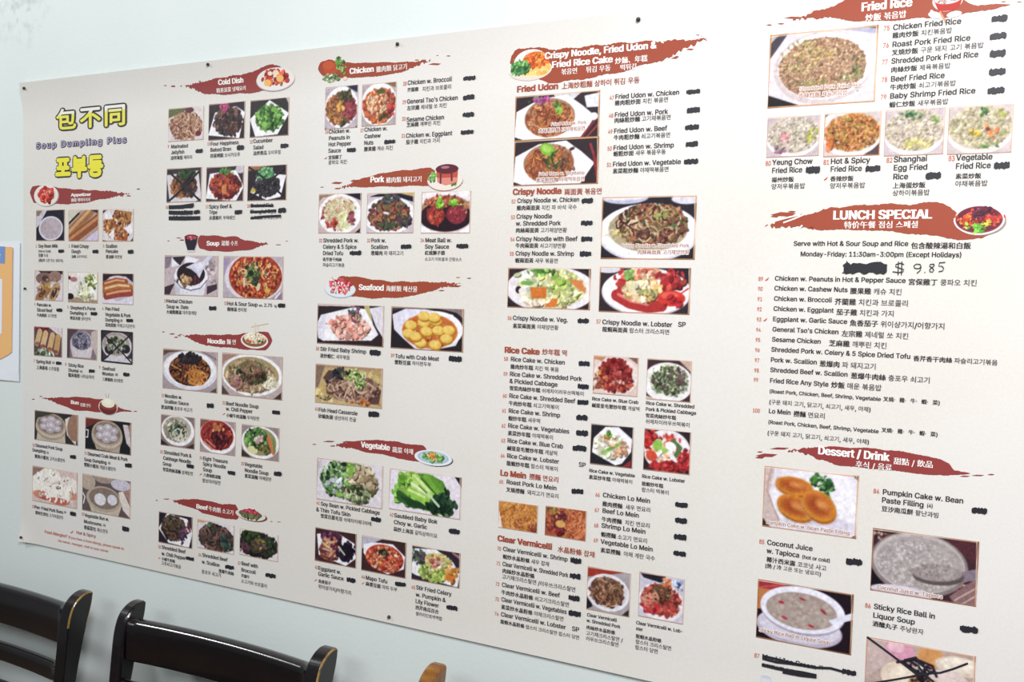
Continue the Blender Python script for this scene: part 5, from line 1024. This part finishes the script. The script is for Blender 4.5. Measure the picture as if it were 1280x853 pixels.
entry('73', [('Clear Vermicelli w. Vegetables', 64, 608, 356), ('素菜炒水晶粉條 야채크리스탈면', 63, 642, 343)], (390, 662, 56, 26), (36, 605))
entry('74', [('Clear Vermicelli w. Lobster', 62, 674, 352), ('SP', 377, 738, 410), ('龍蝦水晶粉條 랍스터 크리스탈면 랍스터 당면', 60, 706, 413)], None, (34, 670))
ph = photo(447, 453, 632, 680, 'clear vermicelli with shredded pork', 'A8A0A8', ('p', [(0, 0), (.9, 0), (.5, .12), (0, .25)], 'A83C30'), ('p', [(0, .5), (.15, .9), (0, 1)], K), ('p', [(.8, 1), (1, .8), (1, 1)], '3A3834'), ('e', .48, .53, .5, .42, 'E2DEE4'), ('e', .48, .53, .44, .36, 'D0CAD2'), ('c', .47, .52, .38, .32, '6A4438 7A5040 5A3834 8A6048 4A3430', 130, .05), ('s', .47, .52, .38, .32, '8A5A44 A87858 5A3A34 C09070 6A5A40', 130, .22, .022))
caption([('Clear Vermicelli', 444, 674, 577), ('w. Shredded Pork', 442, 699, 593), ('肉絲炒水晶粉條', 441, 731, 570)], ph, m='name'); caption([('고기채크리스탈면 /', 440, 757, 604), ('러우쓰크리스탈면', 439, 781, 587)], ph, m='kor')
ph = photo(677, 477, 870, 712, 'clear vermicelli with lobster', 'C8C4D4', ('p', [(0, 0), (.6, 0), (.5, .18), (.1, .12)], '2E2834'), ('c', .85, .15, .14, .12, '4A5A98 C8D0E4 8A98C8', 20, .05), ('e', .5, .6, .5, .42, 'E6E0E8'), ('c', .5, .55, .42, .32, 'A84038 B85048 8A3434 C86858 9A4840', 150, .055), ('c', .5, .4, .22, .16, '6A4A38 5A5038 8A5A40', 40, .04), ('c', .3, .75, .18, .12, 'C83C40 B83038', 26, .07), ('c', .62, .78, .18, .1, 'D06050 C04844', 26, .06), ('c', .65, .18, .14, .08, 'D88058 C86840', 14, .05), ('s', .25, .55, .2, .2, 'D8A088 C88068', 30, .2, .02))
caption([('Clear Vermicelli w. Lob-', 662, 709, 873), ('ster', 661, 735, 692), ('龍蝦水晶粉條', 660, 770, 775)], ph, m='name'); caption([('랍스터 크리스탈면', 659, 795, 820), ('랍스터 당면', 657, 820, 760)], ph, m='kor')

# --- fried rice
sheet(940, 0, 3.765)
h = brush([(160, 98), (250, 72), (330, 50), (400, 25), (450, 3), (520, -28), (700, -42), (860, -38), (980, -2), (1050, 28), (1150, 28), (1200, 22)],
          [(160, 102), (280, 97), (380, 92), (480, 102), (560, 106), (750, 93), (900, 86), (960, 78), (1050, 60), (1130, 46), (1200, 28)], 'L', 'brush',
          specks=((85, 122, 14, 3), (200, 88, 44, 5), (1160, 28, 60, 6), (1258, 14, 14, 2), (1185, 12, 14, 2), (140, 116, 16, 3)), label='brick red heading stroke for fried rice')
sprite('header_dish_picture', 836, -42, 992, 102, h, ('e', .55, .35, .44, .34, 'F0ECE8'), ('p', [(.14, .3), (.98, .3), (.9, .58), (.7, .68), (.3, .66)], 'B03028'), ('e', .55, .33, .38, .14, 'E8E0DC'), ('c', .55, .34, .3, .1, 'C8A8A0 A87878 F4F0E8 B8B098', 30, .04), ('e', .2, .75, .2, .1, 'F2EEEA', .3), ('e', .75, .78, .22, .09, 'F0EAE6', -.1), ('l', [(.1, .62), (.5, .98)], .08, 'F0ECE8'), ('l', [(.35, .68), (.52, .97)], .07, 'C88868'))
lettering([('Fried Rice', 517, 59, 755, .0098), ('炒飯 볶음밥', 535, 106, 728, .007)], h)
ph = photo(90, 170, 583, 480, 'mound of shredded pork fried rice on a white plate', 'D6CCD4', ('p', [(0, 0), (.18, 0), (0, .35)], '4A4450'), ('p', [(.02, .0), (.1, .0), (0, .14)], 'B8A8A0'), ('p', [(0, .82), (.3, .98), (0, 1)], '1E1C20'), ('p', [(.6, 0), (1, 0), (1, .12)], 'A8A8C0'), ('p', [(.85, 0), (1, 0), (1, .06)], '5A5060'), ('e', .5, .5, .45, .48, 'C8B8B8'), ('e', .52, .48, .43, .44, 'EAE4EA'), ('e', .5, .5, .4, .4, 'A88068'),
      ('c', .5, .48, .4, .38, 'B08868 C8A078 A87858 D8B898 9A6848 C09070 A88868 8A6450', 900, .014, 1.3), ('c', .5, .48, .38, .34, 'D8BC98 CCA888 A88464', 90, .012), ('c', .3, .35, .2, .25, 'A89460 B8A468 98985A', 40, .014), ('c', .4, .72, .18, .12, '9C9A58 8E9250 B0A060', 36, .014), ('c', .82, .55, .06, .22, '5A6A38 7A8040', 26, .014), ('c', .45, .3, .2, .1, 'C8AC68 C0A060', 18, .014), ('c', .72, .65, .12, .12, 'E0D8B0 6A7A48', 16, .016), frame='C88A50', tilt=1)
caption([('Shredded Pork Fried Rice', 225, 430, 518), ('肉絲炒飯 제육볶음밥', 222, 465, 452)], ph)
entry('75', [('Chicken Fried Rice', 665, 145, 985), ('雞肉炒飯 치킨볶음밥', 662, 184, 942)], (1167, 90, 74, 32), (622, 148))
entry('76', [('Roast Pork Fried Rice', 661, 225, 1028), ('叉燒炒飯 구운 돼지 고기 볶음밥', 659, 264, 1090)], (1160, 172, 80, 32), (618, 228))
entry('77', [('Shredded Pork Fried Rice', 657, 303, 1065), ('肉絲炒飯 제육볶음밥', 655, 345, 935)], (1158, 255, 76, 36), (613, 306))
entry('78', [('Beef Fried Rice', 654, 387, 908), ('牛肉炒飯 쇠고기볶음밥', 651, 427, 960)], (1155, 341, 78, 34), (611, 389))
entry('79', [('Baby Shrimp Fried Rice', 650, 467, 1052), ('蝦仁炒飯 새우볶음밥', 647, 509, 925)], (1150, 429, 80, 32), (607, 470))
sheet(940, 130, 3.765)
def rice(pal, extra): return [('e', .5, .5, .52, .5, 'E4DCE0'), ('e', .5, .45, .5, .46, 'C8B8A8'), ('c', .5, .45, .48, .42, pal, 520, .02, 1.5)] + extra
photo(78, 67, 317, 245, 'pale yeung chow fried rice', 'C0B0B4', *rice('C6B8AE D4C8BE B6A698 DCD0C4 A89686 CCBEAC', [('c', .5, .45, .46, .4, 'A8A078 98A070 C8B888', 26, .022), ('c', .35, .5, .14, .14, 'D08890 C87880 E0A0A0', 16, .04), ('c', .25, .85, .16, .08, '9A5A78 8A6A80', 10, .04), ('c', .82, .5, .1, .2, 'D0C858 A8B048', 14, .035)]))
photo(346, 50, 603, 242, 'orange hot and spicy fried rice', 'C8B8B8', ('p', [(.7, 1), (1, .7), (1, 1)], '5A4448'), *rice('D08038 C87030 E09848 B86028 D88C40 A85828 E8A860', [('c', .5, .48, .44, .4, 'A8A040 8A5024 7A4020', 70, .022), ('c', .15, .72, .14, .16, 'E08040 D87038', 18, .05), ('p', [(.0, 0), (.5, 0), (.15, .12), (0, .35)], 'D8D0D8'), ('p', [(0, 0), (.12, 0), (0, .1)], '5A5058')]), frame='C88050')
photo(632, 33, 902, 238, 'shanghai egg fried rice with greens', 'C0B0B4', *rice('C8B8AC D4C8B8 B8A498 DCD0C0 B09C88 C8BA9E', [('c', .5, .45, .46, .4, 'B8AC80 A8A078 D0C490', 26, .024), ('c', .42, .12, .16, .1, '4A7848 3A6040 6A9860', 26, .035), ('c', .85, .25, .1, .1, '7A9058 98A868', 10, .035), ('c', .6, .75, .25, .12, 'C8B868 D0C878', 16, .035)]))
photo(930, 18, 1222, 230, 'vegetable fried rice with carrot', 'C4B4B4', *rice('CCBEA4 C4B496 DCCEB4 B4A684 D4C6A4 BCAC88', [('c', .5, .45, .46, .4, 'A0A468 8A9458 B8AE78', 46, .022), ('c', .55, .12, .06, .1, '3A6838 5A8850', 12, .03), ('c', .65, .55, .08, .12, 'D87840 E08850', 10, .04), ('e', .62, .5, .035, .04, '7A3824'), ('c', .45, .58, .08, .1, 'E0C050 D8B848', 10, .04), ('c', .6, .85, .14, .06, '7A9850 5A8040', 12, .03), ('c', .82, .2, .08, .12, 'B0A858 98A048', 10, .03)]))
entry('80', [('Yeung Chow', 98, 289, 288), ('Fried Rice', 96, 327, 240), ('揚州炒飯', 95, 370, 200), ('양저우볶음밥', 93, 403, 253)], (290, 311, 68, 34), (66, 292), cap=.0066)
entry('81', [('Hot & Spicy', 372, 284, 558), ('Fried Rice', 371, 321, 520), ('香辣炒飯', 370, 366, 480), ('양저우볶음밥', 368, 400, 535)], (573, 306, 70, 30), (338, 287), chili=(350, 353, 1.1), cap=.0066)
entry('82', [('Shanghai', 668, 276, 826), ('Egg Fried', 667, 315, 828), ('Rice', 665, 357, 737), ('上海蛋炒飯', 663, 399, 818), ('상하이볶음밥', 662, 434, 838)], (855, 340, 72, 34), (634, 278), cap=.0066)
entry('83', [('Vegetable', 962, 268, 1133), ('Fried Rice', 959, 308, 1125), ('素菜炒飯', 958, 355, 1080), ('야채볶음밥', 956, 391, 1110)], (1177, 292, 74, 34), (925, 270), cap=.0066)
# --- lunch special
h = brush([(62, 577), (120, 545), (200, 522), (300, 512), (370, 490), (480, 480), (600, 472), (720, 475), (820, 467), (890, 465), (930, 480), (970, 520), (1100, 560), (1132, 600)],
          [(62, 586), (250, 588), (380, 595), (520, 592), (660, 602), (780, 612), (900, 630), (1000, 640), (1090, 634), (1132, 618)], 'L', 'brush',
          specks=((150, 520, 60, 10), (190, 508, 20, 4), (110, 530, 20, 5), (280, 583, 12, 3)), jag=.7, label='brick red heading stroke for the lunch special')
strokes('print_gap', [[(110, 552), (170, 536), (230, 522)], [(150, 560), (200, 542), (255, 518)], [(225, 586), (240, 572)]], 7, h, 'white', layer=1.2)
sprite('header_dish_picture', 952, 478, 1196, 622, h, ('e', .52, .54, .475, .45, '9A8A84'), ('e', .485, .49, .475, .47, 'ECE8EC'), ('e', .485, .48, .44, .43, '8A3A44'), ('e', .485, .47, .42, .4, '6A2838'), ('c', .28, .5, .18, .26, 'D86030 C84028 E08040 D04A38', 50, .045), ('c', .72, .45, .18, .22, 'B83038 C84438 D05840', 40, .045), ('c', .52, .25, .18, .14, '5A2438 6A2C40 4A2034', 36, .05), ('c', .45, .68, .15, .15, '80C840 A0D858 58A838 68B040', 40, .04), ('c', .64, .6, .08, .14, 'D8C038 E8D058 B8C040', 14, .035), ('c', .5, .52, .08, .06, '8A2430 A03038', 12, .035))
lettering([('LUNCH SPECIAL', 383, 545, 848, .0103), ('特价午餐 점심 스페셜', 435, 587, 785, .007)], h)
entry(None, [('Serve with Hot & Sour Soup and Rice', 198, 668, 738), ('包含酸辣湯和白飯', 749, 682, 1032)], cap=LIST)
entry(None, [('Monday-Friday: 11:30am-3:00pm (Except Holidays)', 230, 717, 990)], cap=LIST)
q = scribble(536, 774, 206, 54, BANNER, 5); q.name = 'marker_blackout'
strokes('handwritten_price', [[(462, 752), (446, 750), (432, 760), (440, 772), (460, 778), (462, 790), (448, 798), (428, 794)], [(450, 740), (446, 802)],
        [(718, 756), (700, 750), (680, 756), (678, 766), (700, 774), (716, 780), (714, 790), (694, 794), (664, 790)], [(692, 742), (690, 806)], [(708, 742), (706, 806)],
        [(798, 768), (786, 776), (768, 774), (764, 762), (776, 754), (794, 756), (798, 768), (794, 784), (778, 798)], [(814, 792), (818, 794)],
        [(858, 754), (840, 756), (838, 764), (850, 772), (858, 782), (852, 792), (840, 790), (838, 780), (850, 770), (860, 762), (858, 754)],
        [(912, 746), (884, 748), (882, 764), (896, 764), (904, 774), (900, 786), (880, 790)]], 4.5, BANNER)
sheet(930, 330, 3.657)
for n, x, y, t, tx, x1, e, ex, ey, e1 in (
        ('89', 68, 76, 'Chicken w. Peanuts in Hot & Pepper Sauce', 143, 742, '宮保雞丁 쿵파오 치킨', 752, 96, 1068), ('90', 66, 121, 'Chicken w. Cashew Nuts', 141, 477, '腰果雞 캐슈 치킨', 487, 137, 725),
        ('91', 64, 168, 'Chicken w. Broccoli', 139, 405, '芥蘭雞 치킨과 브로콜리', 416, 186, 755), ('92', 62, 214, 'Chicken w. Eggplant', 137, 413, '茄子雞 치킨과 가지', 424, 233, 690),
        ('93', 60, 261, 'Eggplant w. Garlic Sauce', 134, 475, '魚香茄子 위이샹가지/어향가지', 485, 283, 922), ('94', 57, 308, "General Tso's Chicken", 132, 436, '左宗雞 제네럴 쏘 치킨', 448, 331, 756),
        ('95', 55, 354, 'Sesame Chicken', 130, 355, '芝麻雞 깨뿌린 치킨', 390, 375, 657), ('96', 53, 400, 'Shredded Pork w. Celery & 5 Spice Dried Tofu', 127, 765, '香芹香干肉絲 파슬리고기볶음', 775, 443, 1162),
        ('97', 51, 447, 'Pork w. Scallion', 124, 337, '葱爆肉 파 돼지고기', 347, 468, 608), ('98', 49, 493, 'Shredded Beef w. Scallion', 122, 478, '葱爆牛肉絲 충포우 쇠고기', 490, 523, 855)):
    entry(n, [(t, tx, y, x1, LIST), (e, ex, ey, e1)], None, (x, y + 1), chili=((x + 40, y - 6, 1.0) if n in ('89', '93') else None))
sheet(930, 450, 3.657)
R1, R2 = '(Roast Pork, Chicken, Beef, Shrimp, Vegetable', '(구운 돼지 고기, 닭고기, 쇠고기, 새우, 야채)'
entry('99', [('Fried Rice Any Style', 120, 103, 390, LIST), ('炒飯 매운 볶음밥', 400, 126, 632), (R1, 118, 150, 630, SMALL), ('叉燒·雞·牛·蝦·菜)', 638, 187, 900), (R2, 116, 201, 585)], None, (46, 98))
entry('100', [('Lo Mein', 115, 242, 217, LIST), ('撈麵 면요리', 228, 257, 375), (R1, 112, 290, 620, SMALL), ('叉燒·雞·牛·蝦·菜)', 630, 328, 890), (R2, 108, 342, 578)], None, (42, 238))
# --- dessert and drink
h = brush([(195, 412), (260, 403), (310, 395), (420, 395), (500, 400), (600, 404), (700, 415), (800, 430), (900, 455), (940, 470), (958, 500), (1035, 516)],
          [(195, 416), (250, 425), (310, 442), (340, 457), (400, 467), (430, 482), (520, 490), (650, 500), (760, 515), (860, 522), (930, 528), (1035, 519)], 'L', 'brushl',
          specks=((105, 435, 50, 8), (165, 404, 44, 5), (75, 445, 22, 5), (1130, 522, 16, 3), (1070, 526, 30, 3), (1010, 530, 24, 3), (75, 420, 14, 3)), label='brick red heading stroke for dessert and drinks')
lettering([('Dessert / Drink', 340, 429, 667, .0096), ('甜點 / 飲品', 685, 475, 867, .007), ('후식 / 음료', 511, 490, 680, .006)], h)
sheet(930, 570, 3.657)
def disc(cx, cy, rx, ry, g): return [('e', cx + .012, cy + .06, rx, ry * .95, 'B8A8B0', g, 6), ('e', cx + .008, cy + .04, rx, ry, 'B0641C', g, 2), ('e', cx, cy, rx, ry, 'D48C30', g, 2), ('e', cx, cy - .01, rx * .88, ry * .82, 'C8702C', g, 7), ('e', cx - .02, cy, rx * .6, ry * .5, 'A84C24', g, 9), ('e', cx + .03, cy - .02, rx * .35, ry * .3, 'D88C48', g, 6)]
ph = photo(97, 44, 515, 378, 'three fried pumpkin cakes on a white plate with parsley', 'DAD4E0', ('p', [(0, 0), (.12, 0), (.06, .5), (.2, .9), (0, .9)], 'C8B4B0'), ('l', [(.08, 0), (.04, .4), (.18, .85)], .02, 'B89890'), ('e', .6, .5, .5, .52, 'E6E2EC'), ('e', .62, .85, .4, .16, 'D4CEDE'), ('p', [(.93, 0), (1, 0), (1, .1)], '3A3020'), ('e', .6, .25, .07, .1, 'ECECF0'), ('c', .55, .16, .08, .09, '4A8040 3A6838 68A050', 26, .03), ('c', .68, .22, .08, .13, '4A7A40 2E5A34 68985A', 40, .03),
      *disc(.33, .28, .2, .14, .1), *disc(.35, .62, .2, .19, .3), *disc(.6, .55, .19, .22, .6), ('p', [(0, .85), (.1, 1), (0, 1)], '4A3028'), ('p', [(.93, 1), (1, .93), (1, 1)], '3A2C20'), frame='C89068', tilt=1)
caption([('Pumpkin Cake w. Bean Paste Filling', 104, 308, 488)], ph)
entry('84', [('Pumpkin Cake w. Bean', 635, 173, 1007), ('Paste Filling', 631, 210, 825), ('(4)', 837, 232, 866, SMALL), ('豆沙南瓜餅 팥난과빙', 630, 250, 895)], (1077, 248, 72, 30), (593, 168))
entry('85', [('Coconut Juice', 108, 403, 318), ('w. Tapioca', 106, 441, 257), ('(hot or cold)', 267, 466, 398, SMALL), ('椰汁西米露 코코넛 사고', 105, 482, 382), ('(熱 / 冷 고온 또는 냉요리)', 98, 508, 358)], (506, 482, 74, 32), (72, 398))
sheet(930, 690, 3.657)
ph = photo(592, -112, 1062, 248, 'coconut juice with tapioca in a bowl with a ladle', '4A3038', ('p', [(0, 0), (.3, 0), (0, .2)], '3A2830'), ('c', .9, .8, .12, .2, 'C8A098 5A2C34 7A4048', 60, .02), ('c', .08, .12, .1, .1, 'C8B0A0 6A3C40', 30, .02), ('p', [(.7, .03), (1, .05), (1, .4)], '5A3038'), ('p', [(0, .6), (.15, .9), (.1, 1), (0, 1)], '1E1A24'), ('p', [(.75, .9), (1, .55), (1, 1), (.8, 1)], '8A6A6C'), ('l', [(.8, .95), (1, .7)], .012, 'D0B0A8'), ('l', [(.86, 1), (1, .82)], .012, 'D0B0A8'),
      ('e', .45, .48, .46, .5, '8A7C7C'), ('e', .45, .46, .43, .46, 'BCB0B0'), ('e', .46, .48, .41, .42, 'A89E9E'), ('t', .44, .5, .38, .38, 'BEB6B6 B0A6A6 CAC2C2 988C8C', 500, .011), ('e', .3, .95, .3, .1, 'D0C8D4'), ('p', [(.75, .55), (1, .42), (1, .58), (.8, .7)], '8A7A88'), ('e', .64, .62, .24, .14, '645656', -.1), ('e', .63, .57, .23, .13, '9C9090', -.1), ('t', .62, .56, .2, .1, 'A89E9C 8A7E7C B2A8A6', 90, .01), frame='A87050', tilt=1)
caption([('Coconut Juice w. Tapioca', 611, 164, 912)], ph)
ph = photo(68, 122, 492, 470, 'sticky rice ball soup in a white bowl with spoon', '2A1C28', ('p', [(0, 0), (.35, 0), (.15, .2), (0, .22)], 'A83440'), ('l', [(0, .15), (.3, .02)], .02, 'C85050'), ('p', [(0, .15), (.25, .15), (.05, .5), (0, .5)], 'C07848'), ('e', .45, .72, .45, .3, 'B8B0C4'), ('e', .45, .68, .43, .27, 'D0CADA'), ('e', .48, .42, .44, .4, 'A8A0B4'), ('e', .48, .4, .44, .38, 'E2E0EE'), ('e', .47, .42, .37, .3, 'AA9890'), ('t', .47, .42, .34, .27, 'B4A49C A49088 B8AAA0 A89C94', 160, .018), ('p', [(.75, .5), (1, .3), (1, .42), (.8, .56)], 'DCDCEC'),
      ('e', .48, .22, .035, .018, 'B83848', .2), ('e', .26, .33, .03, .025, 'B83040'), ('e', .7, .37, .04, .022, 'A83440', .7), ('e', .3, .58, .035, .022, 'B83848', .4), ('e', .58, .64, .035, .02, 'B83040', .2), ('p', [(.0, .95), (.2, 1), (0, 1)], K), frame='A86C40', tilt=1)
caption([('Sticky Rice Ball in Liquor Soup', 71, 360, 398)], ph)
entry('86', [('Sticky Rice Ball in', 595, 256, 878), ('Liquor Soup', 591, 296, 785), ('酒釀丸子 주냥완자', 589, 335, 825)], (1030, 350, 82, 34), (555, 250))
ph = photo(563, 384, 1046, 790, 'ice cream desserts crossed out with thick marker lines', 'B8A098', ('p', [(0, 0), (.4, 0), (.3, .2), (.1, .5), (0, .6)], 'C8B0AC'), ('e', .32, .12, .14, .16, 'D898B0', .3), ('e', .28, .08, .08, .08, 'E8B8C8'), ('e', .6, .14, .12, .15, 'D8985C'), ('e', .86, .2, .22, .14, 'DCCAB8'), ('e', .86, .18, .18, .1, 'E8DCCC'), ('e', .35, .5, .2, .22, 'E0CCB8'), ('e', .38, .48, .14, .14, 'E8DAC8'), ('e', .75, .5, .22, .22, 'DCC8C4'), ('e', .55, .55, .14, .12, 'C89458'), ('l', [(.3, .3), (.45, .22), (.6, .3)], .025, '2E2430'), ('l', [(.35, .28), (.5, .4), (.62, .35)], .03, '2E2430'), ('l', [(.4, .24), (.55, .34), (.5, .46)], .025, '2E2430'), ('l', [(.45, .2), (.62, .26), (.66, .4)], .025, '2E2430'), ('c', .52, .32, .12, .08, 'E8E0E4 2E2430', 14, .018), ('c', .52, .46, .08, .08, '2E2430 3A2C38', 30, .025), frame='C89078', tilt=1)
strokes('marker_cross', [[(565, 385), (640, 440), (720, 500), (800, 562)], [(1025, 505), (960, 530), (900, 548), (840, 552), (700, 578), (590, 596)], [(735, 490), (790, 478), (800, 500), (850, 545), (830, 580)], [(800, 520), (830, 560), (870, 590)]], 10, ph)
ent = entry('87', [('Mochi Ice Cream', 85, 485, 335), ('(2)', 343, 530, 366, SMALL), ('雪糕糯米糍 모찌 아이스크림', 85, 522, 335)], (484, 547, 66, 26), (50, 478))
strokes('marker_strike', [[(90, 472), (160, 488), (240, 508), (330, 525), (400, 528), (460, 545)], [(88, 484), (150, 500), (220, 508), (300, 520)]], 11, ent)
strokes('marker_strike', [[(85, 512), (150, 528), (200, 538), (270, 548), (335, 562)], [(180, 545), (260, 560), (335, 568)]], 14, ent, layer=6.8)
sprite('printed_glass', 76, 552, 130, 640, BANNER, ('e', .5, .5, .46, .48, 'D4D8E0'), ('e', .5, .16, .42, .1, 'C4CCDA'), ('e', .5, .6, .34, .36, 'DCD8DC'), label='faint picture of a pale drink glass')
